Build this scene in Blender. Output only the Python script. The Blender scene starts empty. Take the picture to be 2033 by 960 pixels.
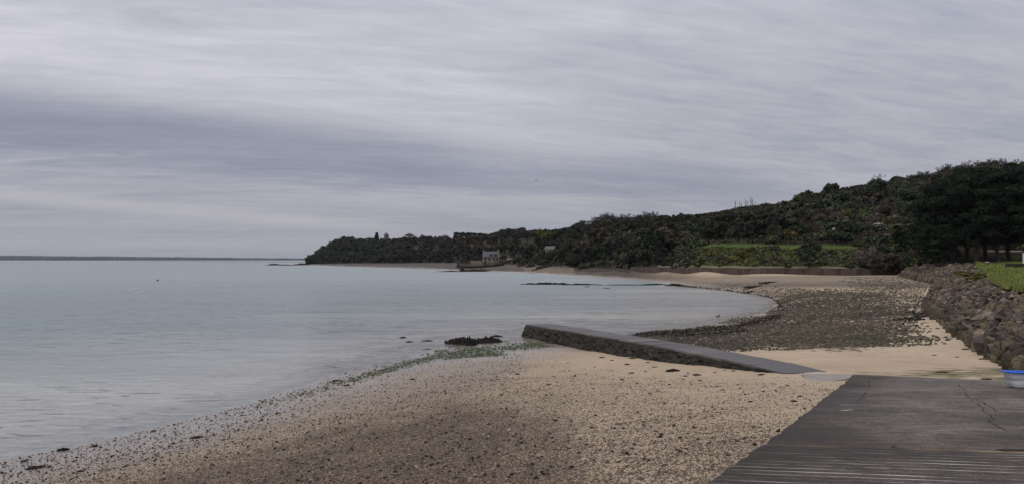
import bpy, bmesh, math, random
import numpy as np
from mathutils import Vector, Matrix
R = math.radians
HAZE = 5e-5   # density of the air
random.seed(7); rng = np.random.default_rng(7)
sc = bpy.context.scene
# ------------------------------------------------------------------ camera
F, CX, HY, H = 1507.0, 1016.5, 514.0, 5.0       # focal length in photo pixels, centre column, horizon row, eye height above the sea
cam = bpy.data.cameras.new('camera'); cam_o = bpy.data.objects.new('camera', cam); sc.collection.objects.link(cam_o)
cam.sensor_width = 36; cam.lens = F/2033*36; cam.shift_y = (HY-480)/2033
cam.clip_start = 0.1; cam.clip_end = 30000
cam_o.location = (0, 0, H); cam_o.rotation_euler = (R(90), 0, 0)
sc.camera = cam_o
# ------------------------------------------------------------------ exposure
sc.view_settings.view_transform = 'Standard'; sc.view_settings.look = 'None'
sc.view_settings.exposure = 0.0; sc.view_settings.gamma = 1
# ------------------------------------------------------------------ sun
SUN_EL, SUN_AZ = R(50), R(-128)                   # azimuth from +Y towards +X
sl = bpy.data.lights.new('sun', 'SUN'); sl.energy = 1.35; sl.angle = R(22); sl.color = (1.0, .95, .88)
so = bpy.data.objects.new('sun', sl); sc.collection.objects.link(so)
sd = Vector((math.sin(SUN_AZ)*math.cos(SUN_EL), math.cos(SUN_AZ)*math.cos(SUN_EL), math.sin(SUN_EL)))
so.rotation_euler = sd.to_track_quat('Z', 'Y').to_euler()
# ------------------------------------------------------------------ node helper
class NT:
    def __init__(s, tree): s.t = tree; s.n = tree.nodes; s.l = tree.links
    def new(s, typ, **kw):
        n = s.n.new(typ)
        for k, v in kw.items(): setattr(n, k, v)
        return n
    def put(s, inp, v):
        if isinstance(v, bpy.types.NodeSocket): s.l.new(v, inp)
        else:
            if hasattr(inp.default_value, '__len__') and not hasattr(v, '__len__'): v = [v]*len(inp.default_value)
            if hasattr(v, '__len__') and len(v) == 3 and len(inp.default_value) == 4: v = (*v, 1)
            inp.default_value = v
    def math(s, op, a, b=0.0, c=0.0, clamp=False):
        n = s.new('ShaderNodeMath', operation=op, use_clamp=clamp)
        for i, v in enumerate((a, b, c)): s.put(n.inputs[i], v)
        return n.outputs[0]
    def mix(s, f, a, b, mode='MIX'):
        n = s.new('ShaderNodeMix', data_type='RGBA', blend_type=mode)
        s.put(n.inputs[0], f); s.put(n.inputs[6], a); s.put(n.inputs[7], b)
        return n.outputs[2]
    def noise(s, vec, scale, detail=4, rough=.55, dist=0.0):
        n = s.new('ShaderNodeTexNoise'); n.inputs['Scale'].default_value = scale
        n.inputs['Detail'].default_value = detail; n.inputs['Roughness'].default_value = rough
        n.inputs['Distortion'].default_value = dist
        if vec is not None: s.l.new(vec, n.inputs['Vector'])
        return n.outputs[0]
    def voro(s, vec, scale, out='Distance', feature='F1', rand=1.0):
        n = s.new('ShaderNodeTexVoronoi', feature=feature); n.inputs['Scale'].default_value = scale
        n.inputs['Randomness'].default_value = rand
        if vec is not None: s.l.new(vec, n.inputs['Vector'])
        return n.outputs[out]
    def ramp(s, f, pts, interp='LINEAR'):
        n = s.new('ShaderNodeValToRGB'); n.color_ramp.interpolation = interp
        e = n.color_ramp.elements
        while len(e) < len(pts): e.new(.5)
        for el, (p, c) in zip(e, pts):
            el.position = p; el.color = (*c, 1) if hasattr(c, '__len__') else (c, c, c, 1)
        s.put(n.inputs[0], f); return n.outputs[0]
    def rng(s, v, a, b, c=0.0, d=1.0, smooth=False):
        n = s.new('ShaderNodeMapRange', clamp=True)
        if smooth: n.interpolation_type = 'SMOOTHSTEP'
        for i, x in enumerate((v, a, b, c, d)): s.put(n.inputs[i], x)
        return n.outputs[0]
    def mapv(s, vec, scale=(1, 1, 1), rot=(0, 0, 0), loc=(0, 0, 0)):
        n = s.new('ShaderNodeMapping'); s.l.new(vec, n.inputs[0])
        n.inputs['Scale'].default_value = scale; n.inputs['Rotation'].default_value = rot; n.inputs['Location'].default_value = loc
        return n.outputs[0]
    def attr(s, name): n = s.new('ShaderNodeAttribute', attribute_name=name); return n.outputs['Fac']
    def bump(s, h, strength=.5, dist=.05, normal=None):
        n = s.new('ShaderNodeBump'); n.inputs['Strength'].default_value = strength; n.inputs['Distance'].default_value = dist
        s.l.new(h, n.inputs['Height'])
        if normal is not None: s.l.new(normal, n.inputs['Normal'])
        return n.outputs[0]
# ------------------------------------------------------------------ world: overcast sky with cloud bands
w = bpy.data.worlds.new('World'); sc.world = w; w.use_nodes = True
t = NT(w.node_tree); t.n.clear()
tc = t.new('ShaderNodeTexCoord'); sep = t.new('ShaderNodeSeparateXYZ'); t.l.new(tc.outputs['Generated'], sep.inputs[0])
X, Y, Z = sep.outputs
hyp = t.math('SQRT', t.math('ADD', t.math('MULTIPLY', X, X), t.math('MULTIPLY', Y, Y)))
az = t.math('ARCTAN2', X, Y); el = t.math('ARCTAN2', Z, hyp)
zz = t.math('ADD', t.math('MAXIMUM', Z, 0), .13)
cv = t.new('ShaderNodeCombineXYZ'); t.l.new(t.math('DIVIDE', X, zz), cv.inputs[0]); t.l.new(t.math('DIVIDE', Y, zz), cv.inputs[1])
cr = t.mapv(cv.outputs[0], rot=(0, 0, R(-14)))
n1 = t.noise(t.mapv(cr, scale=(.38, 1.0, 1), loc=(3.1, 1.7, 0)), 1.1, 7, .56, .5)
n2 = t.noise(t.mapv(cr, scale=(1.0, 3.2, 1), loc=(9.1, 4.7, 0)), 1.9, 6, .62, .8)
n3 = t.noise(t.mapv(cr, scale=(2.2, 7.5, 1), loc=(1.3, 2.2, 0)), 3.0, 5, .6, .4)
var = t.math('ADD', t.math('ADD', t.math('MULTIPLY', t.math('SUBTRACT', n1, .5), .95), t.math('MULTIPLY', t.math('SUBTRACT', n2, .5), .62)), t.math('MULTIPLY', t.math('SUBTRACT', n3, .5), .34))
def band(c0, c1, halfw, az0, az1, soft=.026, wob=.5, curve=0.0):
    """elongated cloud band: elevation centre c0 (+c1*azimuth), half width, azimuth extent"""
    c = t.math('ADD', t.math('ADD', t.math('MULTIPLY', az, c1), c0), t.math('MULTIPLY', t.math('MULTIPLY', az, az), curve))
    c = t.math('ADD', c, t.math('MULTIPLY', t.math('SUBTRACT', n2, .5), .035*wob))
    d = t.math('ABSOLUTE', t.math('SUBTRACT', el, c))
    a = t.rng(d, halfw*.15, halfw+soft, 1, 0, True)
    e = t.math('MULTIPLY', t.rng(az, az0-.12, az0+.12, 0, 1, True), t.rng(az, az1-.16, az1+.12, 1, 0, True))
    return t.math('MULTIPLY', a, e)
b_dark = band(.112, -.11, .034, -.9, .0, wob=1.0, curve=-.09)
b_dark2 = band(.104, -.03, .02, .02, .36, wob=1.1)
b_light = band(.185, -.08, .05, -.9, .08, soft=.05, wob=1.2, curve=-.04)
b_cream = band(.031, -.067, .009, -.9, -.12, soft=.004, wob=.35)
b_cream2 = band(.078, -.02, .007, -.12, .2, soft=.004, wob=.4)
b_low = band(.045, -.03, .013, -.9, .2, wob=.5)
val = t.math('ADD', .52, var)
for b, k in ((b_dark, -.50), (b_dark2, -.30), (b_light, .30), (b_cream, .28), (b_cream2, .14), (b_low, -.16)):
    val = t.math('ADD', val, t.math('MULTIPLY', b, k))
cloud = t.ramp(val, [(0.0, (.275, .295, .372)), (.25, (.33, .348, .425)), (.5, (.42, .427, .49)), (.75, (.50, .50, .565)), (1, (.60, .592, .66))])
warm = t.rng(el, .0, .14, 1, 0, True)
cloud = t.mix(t.math('MULTIPLY', warm, .55), cloud, (.365, .362, .41))
cloud = t.mix(t.math('MULTIPLY', t.math('ADD', b_cream, b_cream2), .25), cloud, (.48, .455, .465))
zen = t.math('MULTIPLY', t.rng(el, .12, .36, 1.0, 1.22, True), t.rng(el, .40, 1.35, 1.0, 1.5, True))      # overcast sky: the zenith is the brightest part
cloud2 = t.new('ShaderNodeVectorMath', operation='SCALE'); t.l.new(cloud, cloud2.inputs[0]); t.l.new(zen, cloud2.inputs['Scale'])
sky = t.new('ShaderNodeTexSky', sky_type='NISHITA'); sky.sun_disc = False; sky.sun_elevation = SUN_EL; sky.sun_rotation = SUN_AZ
bg1 = t.new('ShaderNodeBackground'); t.l.new(sky.outputs[0], bg1.inputs[0]); bg1.inputs[1].default_value = .05
bg2 = t.new('ShaderNodeBackground'); t.l.new(cloud2.outputs[0], bg2.inputs[0]); bg2.inputs[1].default_value = 1.0
mx = t.new('ShaderNodeMixShader'); mx.inputs[0].default_value = .95
t.l.new(bg1.outputs[0], mx.inputs[1]); t.l.new(bg2.outputs[0], mx.inputs[2])
wo = t.new('ShaderNodeOutputWorld'); t.l.new(mx.outputs[0], wo.inputs[0])
# ------------------------------------------------------------------ numeric helpers
def at(px, py, z):
    d = (H-z)*F/(py-HY); return ((px-CX)/F*d, d, z)
def ad(px, d, z): return ((px-CX)/F*d, d, z)
def zy(py, d): return H-(py-HY)*d/F
def _h(ix, iy, s): 
    v = np.sin(ix*127.1+iy*311.7+s*74.7)*43758.5453
    return v-np.floor(v)
def vnoise(x, y, s=0):
    ix, iy = np.floor(x), np.floor(y); fx, fy = x-ix, y-iy
    fx = fx*fx*(3-2*fx); fy = fy*fy*(3-2*fy)
    a, b, c, d = _h(ix, iy, s), _h(ix+1, iy, s), _h(ix, iy+1, s), _h(ix+1, iy+1, s)
    return (a*(1-fx)+b*fx)*(1-fy)+(c*(1-fx)+d*fx)*fy
def fbm(x, y, o=4, s=0):
    r = 0; a = .5
    for i in range(o): r = r+a*vnoise(x, y, s+i*3.3); x = x*2.03+1.7; y = y*2.03+9.2; a *= .5
    return r/(1-.5**o)
def sstep(a, b, v): 
    u = np.clip((v-a)/(b-a), 0, 1); return u*u*(3-2*u)
def seg_dist(px, py, pts, closed=False):
    d = np.full(np.shape(px), 1e9); P = list(pts)+([pts[0]] if closed else [])
    for (x0, y0), (x1, y1) in zip(P[:-1], P[1:]):
        vx, vy = x1-x0, y1-y0; L = vx*vx+vy*vy+1e-9
        u = np.clip(((px-x0)*vx+(py-y0)*vy)/L, 0, 1)
        d = np.minimum(d, np.hypot(px-x0-u*vx, py-y0-u*vy))
    return d
def inside(px, py, pts):
    r = np.zeros(np.shape(px), bool); n = len(pts)
    for i in range(n):
        (x0, y0), (x1, y1) = pts[i], pts[(i+1) % n]
        c = ((y0 > py) != (y1 > py)) & (px < (x1-x0)*(py-y0)/((y1-y0) or 1e-9)+x0)
        r ^= c
    return r
def soft(px, py, pts, wdt):
    """1 inside the polygon, falling to 0 outside over wdt"""
    d = seg_dist(px, py, pts, True); return np.where(inside(px, py, pts), sstep(-wdt, wdt, d), sstep(-wdt, wdt, -d))
# ------------------------------------------------------------------ object helpers
COL = sc.collection
def link(o, parent=None):
    COL.objects.link(o)
    if parent: o.parent = parent
    return o
def tag(o, label=None, cat=None, group=None, kind=None):
    if label: o['label'] = label
    if cat: o['category'] = cat
    if group: o['group'] = group
    if kind: o['kind'] = kind
    return o
def mesh(name, V, Fc, mats, smooth=False, attrs=None, mi=None):
    V = np.asarray(V, np.float32).reshape(-1, 3); m = bpy.data.meshes.new(name)
    if isinstance(Fc, np.ndarray):
        k = Fc.shape[1]; n = len(Fc)
        m.vertices.add(len(V)); m.vertices.foreach_set('co', V.ravel())
        m.loops.add(n*k); m.loops.foreach_set('vertex_index', Fc.astype(np.int32).ravel())
        m.polygons.add(n); m.polygons.foreach_set('loop_start', np.arange(0, n*k, k, dtype=np.int32))
        m.update(calc_edges=True)
    else: m.from_pydata([tuple(map(float, v)) for v in V], [], Fc)
    for mt in (mats if isinstance(mats, (list, tuple)) else [mats]): m.materials.append(mt)
    if mi is not None: m.polygons.foreach_set('material_index', np.asarray(mi, np.int32))
    m.polygons.foreach_set('use_smooth', [smooth]*len(m.polygons))
    for k, v in (attrs or {}).items():
        a = m.attributes.new(k, 'FLOAT', 'POINT'); a.data.foreach_set('value', np.asarray(v, np.float32))
    m.update(); return m
def obj(name, me, parent=None, loc=None, rz=0, scale=None):
    o = bpy.data.objects.new(name, me); link(o, parent)
    if loc is not None: o.location = loc
    o.rotation_euler = (0, 0, rz)
    if scale is not None: o.scale = scale if hasattr(scale, '__len__') else (scale,)*3
    return o
def empty(name, loc, rz=0):
    o = bpy.data.objects.new(name, None); link(o); o.location = loc; o.rotation_euler = (0, 0, rz); o.empty_display_size = .3
    return o
class MB:
    def __init__(s): s.v = []; s.f = []
    def add(s, V, Fc, M=None):
        b = len(s.v); 
        for p in V: s.v.append(tuple(M @ Vector(p)) if M else tuple(p))
        s.f += [tuple(i+b for i in q) for q in Fc]
    def box(s, c, d, rz=0, M=None):
        x, y, z = [q/2 for q in d]; m = Matrix.Translation(c) @ Matrix.Rotation(rz, 4, 'Z')
        if M: m = M @ m
        s.add([(-x, -y, -z), (x, -y, -z), (x, y, -z), (-x, y, -z), (-x, -y, z), (x, -y, z), (x, y, z), (-x, y, z)],
              [(0, 3, 2, 1), (4, 5, 6, 7), (0, 1, 5, 4), (1, 2, 6, 5), (2, 3, 7, 6), (3, 0, 4, 7)], m)
    def tube(s, p0, p1, r0, r1, n=6, caps=True):
        p0, p1 = Vector(p0), Vector(p1); d = (p1-p0)
        if d.length < 1e-6: return
        q = d.to_track_quat('Z', 'Y'); b = len(s.v)
        for p, r in ((p0, r0), (p1, r1)):
            for i in range(n):
                a = 2*math.pi*i/n; s.v.append(tuple(p+q @ Vector((math.cos(a)*r, math.sin(a)*r, 0))))
        for i in range(n): j = (i+1) % n; s.f.append((b+i, b+j, b+n+j, b+n+i))
        if caps: s.f.append(tuple(b+n+i for i in range(n))); s.f.append(tuple(b+n-1-i for i in range(n)))
    def me(s, name, mat, smooth=False): return mesh(name, s.v, s.f, mat, smooth)
    def build(s, name, mat, parent=None, loc=None, rz=0, smooth=False): return obj(name, s.me(name, mat, smooth), parent, loc, rz)
def grid_faces(nr, ncol):
    a = np.arange(nr*ncol).reshape(nr, ncol)
    return np.stack([a[:-1, :-1], a[:-1, 1:], a[1:, 1:], a[1:, :-1]], -1).reshape(-1, 4)
# ------------------------------------------------------------------ materials
def mat(name):
    m = bpy.data.materials.new(name); m.use_nodes = True; k = NT(m.node_tree)
    k.b = k.n['Principled BSDF']; k.tc = k.new('ShaderNodeTexCoord'); k.obj = k.tc.outputs['Object']
    k.oi = k.new('ShaderNodeObjectInfo'); k.rnd = k.oi.outputs['Random']; k.geo = k.new('ShaderNodeNewGeometry'); k.pos = k.geo.outputs['Position']
    k.b.inputs['Specular IOR Level'].default_value = .3
    return m, k
def plain(name, col, rough=.7, var=.15, scale=6, bump=.0, metal=0, world=False):
    m, k = mat(name); v = k.pos if world else k.obj
    n = k.noise(v, scale, 5, .6)
    c = k.mix(k.rng(n, .3, .7), [x*(1-var) for x in col], [min(1, x*(1+var)) for x in col])
    k.put(k.b.inputs['Base Color'], c); k.b.inputs['Roughness'].default_value = rough; k.b.inputs['Metallic'].default_value = metal
    if bump: k.put(k.b.inputs['Normal'], k.bump(n, bump, .05))
    return m
def leafmat(name, dark, light, extra=None, rnd=.5, nscale=.35, rough=.75):
    """foliage: leaf clumps of two species tones, each plant a little different"""
    m, k = mat(name)
    n = k.noise(k.pos, nscale, 3, .6); l = k.attr('leaf')
    f = k.math('ADD', k.math('MULTIPLY', n, .55), k.math('MULTIPLY', l, .45))
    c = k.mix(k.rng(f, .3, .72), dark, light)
    br = k.rng(k.rnd, 0, 1, 1-rnd, 1+rnd*.8); s = k.new('ShaderNodeVectorMath', operation='SCALE'); k.l.new(c, s.inputs[0]); k.l.new(br, s.inputs['Scale'])
    c = s.outputs[0]
    if extra is not None: c = k.mix(k.rng(l, extra[1], extra[1]+.03), c, extra[0])
    k.put(k.b.inputs['Base Color'], c); k.b.inputs['Roughness'].default_value = rough; k.b.inputs['Specular IOR Level'].default_value = .12
    return m
M = {}
M['evergreen'] = leafmat('dark_evergreen_leaves', (.015, .022, .013), (.043, .057, .024))
M['green'] = leafmat('green_leaves', (.032, .042, .017), (.072, .082, .034))
M['brown'] = leafmat('bare_brown_twigs', (.036, .030, .023), (.082, .064, .046))
M['grey'] = leafmat('grey_twigs', (.05, .043, .036), (.115, .095, .08))
M['gorse'] = leafmat('gorse_leaves', (.03, .035, .012), (.085, .07, .02), ((.24, .13, .02), .86))
M['blossom'] = leafmat('blossom_shrub_leaves', (.035, .036, .022), (.085, .080, .055), ((.34, .32, .27), .72))
M['pine'] = leafmat('pine_needles', (.006, .010, .006), (.020, .030, .013), nscale=.6, rnd=.3)
M['yellow'] = leafmat('spring_leaves', (.06, .06, .012), (.15, .14, .035))
M['wood'] = leafmat('distant_wood_foliage', (.015, .016, .013), (.045, .040, .028), nscale=.06, rnd=.3)
M['brownwood'] = leafmat('distant_brown_wood', (.032, .021, .016), (.075, .048, .034), nscale=.08, rnd=.3)
M['bark'] = plain('bark', (.035, .028, .022), .9, .3, 8, .5)
M['twig'] = plain('bare_twigs', (.055, .045, .042), .9, .2, 8)
M['roof'] = plain('slate_roof', (.085, .088, .10), .6, .2, 3)
M['roofgrey'] = plain('old_grey_roof', (.10, .095, .10), .7, .2, 3)
M['stonewall'] = plain('pale_stone_wall', (.24, .20, .155), .85, .3, 3, .3)
M['tower'] = plain('tower_stone', (.15, .135, .13), .85, .25, 3, .2)
M['render'] = plain('pale_render', (.42, .38, .32), .8, .15, 2)
M['glassdark'] = plain('dark_window_glass', (.02, .022, .028), .15, .1, 2)
M['frame'] = plain('window_timber', (.10, .045, .03), .6, .1, 2)
M['pile'] = plain('weathered_timber', (.050, .042, .036), .85, .35, 5, .3)
M['whitepaint'] = plain('white_paint', (.62, .63, .64), .4, .08, 4)
M['rock'] = plain('seaweed_rock', (.015, .012, .009), .85, .5, 5, .8, world=True)
M['reef'] = plain('dark_reef_rock', (.024, .020, .018), .9, .5, 3, .8, world=True)
M['weed'] = plain('dark_seaweed', (.014, .011, .008), .8, .5, 20, .8, world=True)
for q_ in ('rock', 'reef', 'weed'): M[q_].node_tree.nodes['Principled BSDF'].inputs['Specular IOR Level'].default_value = .1
M['bird'] = plain('bird_feathers', (.06, .06, .065), .8, .2, 8)
M['coastroof'] = plain('far_roofs', (.12, .10, .10), .8, .2, 2)
# revetment stones
m, k = mat('revetment_stone'); M['stone'] = m
tn = k.new('ShaderNodeMath', operation='FRACT'); k.put(tn.inputs[0], k.math('ADD', k.rnd, k.attr('tint')))
base = k.ramp(tn.outputs[0], [(0, (.030, .024, .020)), (.15, (.075, .058, .050)), (.35, (.15, .116, .090)), (.5, (.080, .070, .068)), (.65, (.16, .132, .075)), (.8, (.29, .235, .185)), (.9, (.045, .036, .030)), (1, (.11, .085, .068))])
n = k.noise(k.obj, 3.2, 6, .62); n2 = k.noise(k.pos, 9, 6, .7)
c = k.mix(k.rng(n, .42, .72, 0, .8), base, (.055, .044, .038)); c = k.mix(k.rng(n2, .52, .75, 0, .5), c, (.25, .20, .15))
sp = k.new('ShaderNodeSeparateXYZ'); k.l.new(k.geo.outputs['Normal'], sp.inputs[0]); s2 = k.new('ShaderNodeSeparateXYZ'); k.l.new(k.pos, s2.inputs[0])
c = k.mix(k.rng(s2.outputs[2], 1.2, 2.1, .6, 0), c, (.045, .042, .024))        # algae stain on the lowest row
c = k.mix(1.0, c, (.98, .96, .90), 'MULTIPLY')
k.put(k.b.inputs['Base Color'], c); k.b.inputs['Roughness'].default_value = .85
k.put(k.b.inputs['Normal'], k.bump(k.math('ADD', n, k.math('MULTIPLY', n2, .6)), .9, .12))
# pebbles
m, k = mat('beach_pebbles'); M['pebble'] = m
tn = k.attr('tint')
c = k.ramp(tn, [(0, (.030, .024, .022)), (.25, (.062, .046, .038)), (.48, (.11, .078, .058)), (.68, (.19, .136, .095)), (.8, (.085, .078, .078)), (.92, (.28, .21, .155)), (1, (.40, .34, .27))])
c = k.mix(1.0, c, (1.02, .95, .85), 'MULTIPLY')
k.put(k.b.inputs['Base Color'], c); k.b.inputs['Roughness'].default_value = .6
m, k = mat('green_grey_cobbles'); M['cobble'] = m
tn = k.attr('tint')
c = k.ramp(tn, [(0, (.020, .018, .014)), (.3, (.042, .037, .029)), (.5, (.078, .066, .052)), (.68, (.034, .042, .018)), (.84, (.11, .094, .075)), (1, (.24, .20, .155))])
pn = k.noise(k.pos, .09, 5, .65); pm = k.noise(k.pos, .16, 4, .6)
c = k.mix(k.rng(pn, .52, .66, 0, .5), c, (.045, .058, .024)); c = k.mix(k.rng(pm, .5, .68, 0, .55), c, (.12, .095, .072)); c = k.mix(k.rng(pm, .48, .32, 0, .5), c, (.022, .020, .018))
c = k.mix(1.0, c, (.95, .86, .74), 'MULTIPLY')
k.put(k.b.inputs['Base Color'], c); k.b.inputs['Roughness'].default_value = .65
# beach
m, k = mat('beach'); M['beach'] = m
P = k.pos
f1 = k.noise(P, .35, 5, .6); f2 = k.noise(P, 3.0, 5, .65); f3 = k.noise(P, 28, 3, .7)
sand = k.mix(k.rng(f1, .3, .7), (.41, .312, .228), (.53, .415, .31)); sand = k.mix(k.rng(f2, .35, .75, 0, .35), sand, (.24, .18, .13))
sand = k.mix(k.rng(f3, .5, .75, 0, .45), sand, (.56, .46, .36))
wet = k.attr('wet'); grav = k.attr('gravel'); gp = k.attr('cobble'); gr = k.attr('green'); brn = k.attr('brown'); moss = k.attr('moss')
sand = k.mix(k.rng(k.math('POWER', k.math('MAXIMUM', grav, .0001), .6), 0, .85, 0, .85), sand, k.mix(k.rng(f3, .35, .68), (.225, .175, .135), (.43, .345, .262)))
sand = k.mix(k.rng(k.math('ADD', grav, k.math('MULTIPLY', k.math('SUBTRACT', f1, .5), .35)), .32, 1.05, 0, .8, True), sand, (.115, .088, .066))
sand = k.mix(brn, sand, k.mix(k.rng(f1, .35, .65), (.058, .049, .044), (.088, .073, .064)))
wsand = k.mix(k.rng(f2, .35, .7), (.25, .205, .175), (.30, .25, .215))
c = k.mix(wet, sand, wsand)
va = k.new('ShaderNodeTexVoronoi'); va.inputs['Scale'].default_value = 19; k.l.new(P, va.inputs['Vector'])
sepc = k.new('ShaderNodeSeparateColor'); k.l.new(va.outputs['Color'], sepc.inputs[0])
pc = k.ramp(sepc.outputs[0], [(0, (.03, .025, .023)), (.3, (.070, .052, .042)), (.5, (.12, .086, .064)), (.7, (.18, .13, .092)), (.85, (.095, .088, .088)), (1, (.28, .225, .175))])
gm = k.math('MULTIPLY', k.math('GREATER_THAN', k.math('ADD', grav, k.math('MULTIPLY', k.math('SUBTRACT', f2, .5), .5)), k.math('ADD', k.math('MULTIPLY', sepc.outputs[1], .86), .12)), k.rng(va.outputs['Distance'], .42, .5, 1, 0))
c = k.mix(gm, c, pc)
vb = k.new('ShaderNodeTexVoronoi'); vb.inputs['Scale'].default_value = 6.5; k.l.new(P, vb.inputs['Vector'])
sb = k.new('ShaderNodeSeparateColor'); k.l.new(vb.outputs['Color'], sb.inputs[0])
cc = k.ramp(sb.outputs[0], [(0, (.022, .019, .015)), (.35, (.048, .042, .033)), (.6, (.088, .074, .058)), (.78, (.036, .044, .020)), (1, (.20, .17, .135))])
cm = k.math('GREATER_THAN', k.math('ADD', gp, k.math('MULTIPLY', k.math('SUBTRACT', f2, .5), .5)), k.math('ADD', k.math('MULTIPLY', sb.outputs[1], .8), .1))
pn = k.noise(P, .09, 5, .65); pm = k.noise(P, .16, 4, .6)
cc = k.mix(k.rng(pn, .52, .66, 0, .5), cc, (.045, .058, .024)); cc = k.mix(k.rng(pm, .5, .68, 0, .55), cc, (.13, .10, .078)); cc = k.mix(k.rng(pm, .48, .32, 0, .5), cc, (.022, .020, .018))
cc = k.mix(1.0, cc, (.95, .86, .74), 'MULTIPLY'); c = k.mix(cm, c, cc)
gmask = k.math('MULTIPLY', gr, k.rng(k.noise(P, 2.2, 6, .7), .40, .56)); c = k.mix(gmask, c, k.mix(k.rng(f3, .3, .7), (.022, .035, .012), (.07, .10, .03)))
wk = k.attr('wrack'); wm = k.rng(k.math('ADD', wk, k.math('MULTIPLY', k.math('SUBTRACT', k.noise(P, 1.6, 6, .7), .5), 1.3)), .5, .62); c = k.mix(wm, c, (.028, .021, .016))
mm = k.math('MULTIPLY', moss, k.rng(k.noise(k.mapv(P, scale=(.6, 1.8, 1), rot=(0, 0, .7)), 1.3, 6, .7), .40, .54)); c = k.mix(mm, c, k.mix(k.rng(f2, .4, .62), (.15, .135, .055), (.045, .045, .025)))
c = k.mix(1.0, c, (.97, .97, .91), 'MULTIPLY')
k.put(k.b.inputs['Base Color'], c)
pud = k.math('MULTIPLY', k.attr('film'), k.math('SUBTRACT', 1, gm))
k.put(k.b.inputs['Roughness'], k.rng(k.math('ADD', pud, k.math('MULTIPLY', k.math('SUBTRACT', f2, .5), .25)), 0, 1, .85, .14))
k.put(k.b.inputs['Specular IOR Level'], k.rng(pud, 0, 1, .2, .62))
hgt = k.math('ADD', k.math('MULTIPLY', f3, .25), k.math('ADD', k.math('MULTIPLY', gm, k.math('SUBTRACT', .6, va.outputs['Distance'])), k.math('MULTIPLY', cm, k.math('SUBTRACT', 1.2, k.math('MULTIPLY', vb.outputs['Distance'], 1.5)))))
hgt = k.math('ADD', hgt, k.math('MULTIPLY', f2, .6))
bn = k.new('ShaderNodeBump'); bn.inputs['Distance'].default_value = .05; k.l.new(hgt, bn.inputs['Height'])
k.put(bn.inputs['Strength'], k.rng(pud, 0, 1, .75, .12)); k.l.new(bn.outputs[0], k.b.inputs['Normal'])
# water
m, k = mat('sea_water'); M['water'] = m
P = k.pos
dep = k.attr('depth'); cd = k.attr('dist')
big = k.noise(k.mapv(P, scale=(.35, 1, 1), rot=(0, 0, .08)), .035, 4, .55, .4)
mid = k.noise(k.mapv(P, scale=(.3, 1, 1), rot=(0, 0, .14)), .16, 5, .6, .3)
w1 = k.noise(k.mapv(P, scale=(.45, 1, 1), rot=(0, 0, .22)), 2.3, 3, .5, .3)
w2 = k.noise(k.mapv(P, scale=(.5, 1, 1), rot=(0, 0, -.1)), .55, 4, .55, .4)
w3 = k.noise(k.mapv(P, scale=(.35, 1, 1), rot=(0, 0, .1)), .12, 4, .6, .3)
body = k.mix(k.rng(k.math('ADD', dep, k.math('MULTIPLY', k.math('SUBTRACT', big, .5), .5)), .16, .80, 0, 1), (.50, .455, .395), (.205, .262, .25))
body = k.mix(k.rng(big, .38, .62, 0, .8), body, (.23, .225, .24)); body = k.mix(k.rng(mid, .56, .70, 0, .5), body, (.12, .125, .14))
w4 = k.rng(k.noise(k.mapv(P, scale=(.22, 1, 1), rot=(0, 0, .16)), 1.9, 4, .65, .5), .52, .66)
wd = k.noise(k.mapv(P, scale=(.22, 1, 1), rot=(0, 0, .12)), 2.4, 3, .6, .4); ripple_shade = k.math('MULTIPLY', k.rng(wd, .585, .625), k.rng(k.noise(P, .045, 4, .6), .42, .54)); body = k.mix(k.math('MULTIPLY', ripple_shade, .85), body, (.03, .032, .045))  # shaded ripple faces painted into the body colour as dark stretched dashes
hh = k.math('ADD', k.math('ADD', k.math('MULTIPLY', w1, .15), k.math('MULTIPLY', w4, .13)), k.math('ADD', k.math('MULTIPLY', w2, .26), k.math('MULTIPLY', w3, .9)))
lap = k.math('FRACT', k.math('ADD', k.math('MULTIPLY', dep, 8.5), k.math('MULTIPLY', k.noise(k.mapv(P, scale=(.35, 1, 1), rot=(0, 0, .45)), .9, 4, .6), 1.6)))
lap = k.math('MULTIPLY', k.math('MULTIPLY', k.rng(lap, .72, .93), k.rng(lap, 1.0, .94)), k.rng(dep, .32, .10, 0, 1)); hh = k.math('ADD', hh, k.math('MULTIPLY', lap, .16)); body = k.mix(k.math('MULTIPLY', lap, .30), body, (.16, .13, .105)); k.l.new(body, dif_in) if False else None
calm = k.rng(dep, .0, .5, .25, 1)
bn = k.new('ShaderNodeBump'); bn.inputs['Distance'].default_value = 1.0; k.l.new(hh, bn.inputs['Height']); k.put(bn.inputs['Strength'], k.math('MULTIPLY', calm, k.rng(mid, .35, .65, .28, .6)))
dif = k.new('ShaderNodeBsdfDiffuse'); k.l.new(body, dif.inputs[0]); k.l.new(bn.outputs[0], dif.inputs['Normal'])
trn = k.new('ShaderNodeBsdfTransparent'); k.put(trn.inputs[0], (.93, .95, .94))
m1 = k.new('ShaderNodeMixShader'); k.put(m1.inputs[0], k.math('SUBTRACT', 1, k.math('POWER', 2.718, k.math('MULTIPLY', dep, -9)))); k.l.new(trn.outputs[0], m1.inputs[1]); k.l.new(dif.outputs[0], m1.inputs[2])
gl = k.new('ShaderNodeBsdfGlossy'); k.put(gl.inputs[0], (.90, .95, .94)); k.put(gl.inputs['Roughness'], k.rng(cd, 20, 220, .04, .34)); k.l.new(bn.outputs[0], gl.inputs['Normal'])
fr = k.new('ShaderNodeFresnel'); fr.inputs[0].default_value = 1.33; k.l.new(bn.outputs[0], fr.inputs['Normal'])
m2 = k.new('ShaderNodeMixShader'); k.put(m2.inputs[0], k.math('MINIMUM', fr.outputs[0], .38)); k.l.new(m1.outputs[0], m2.inputs[1]); k.l.new(gl.outputs[0], m2.inputs[2])
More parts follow.
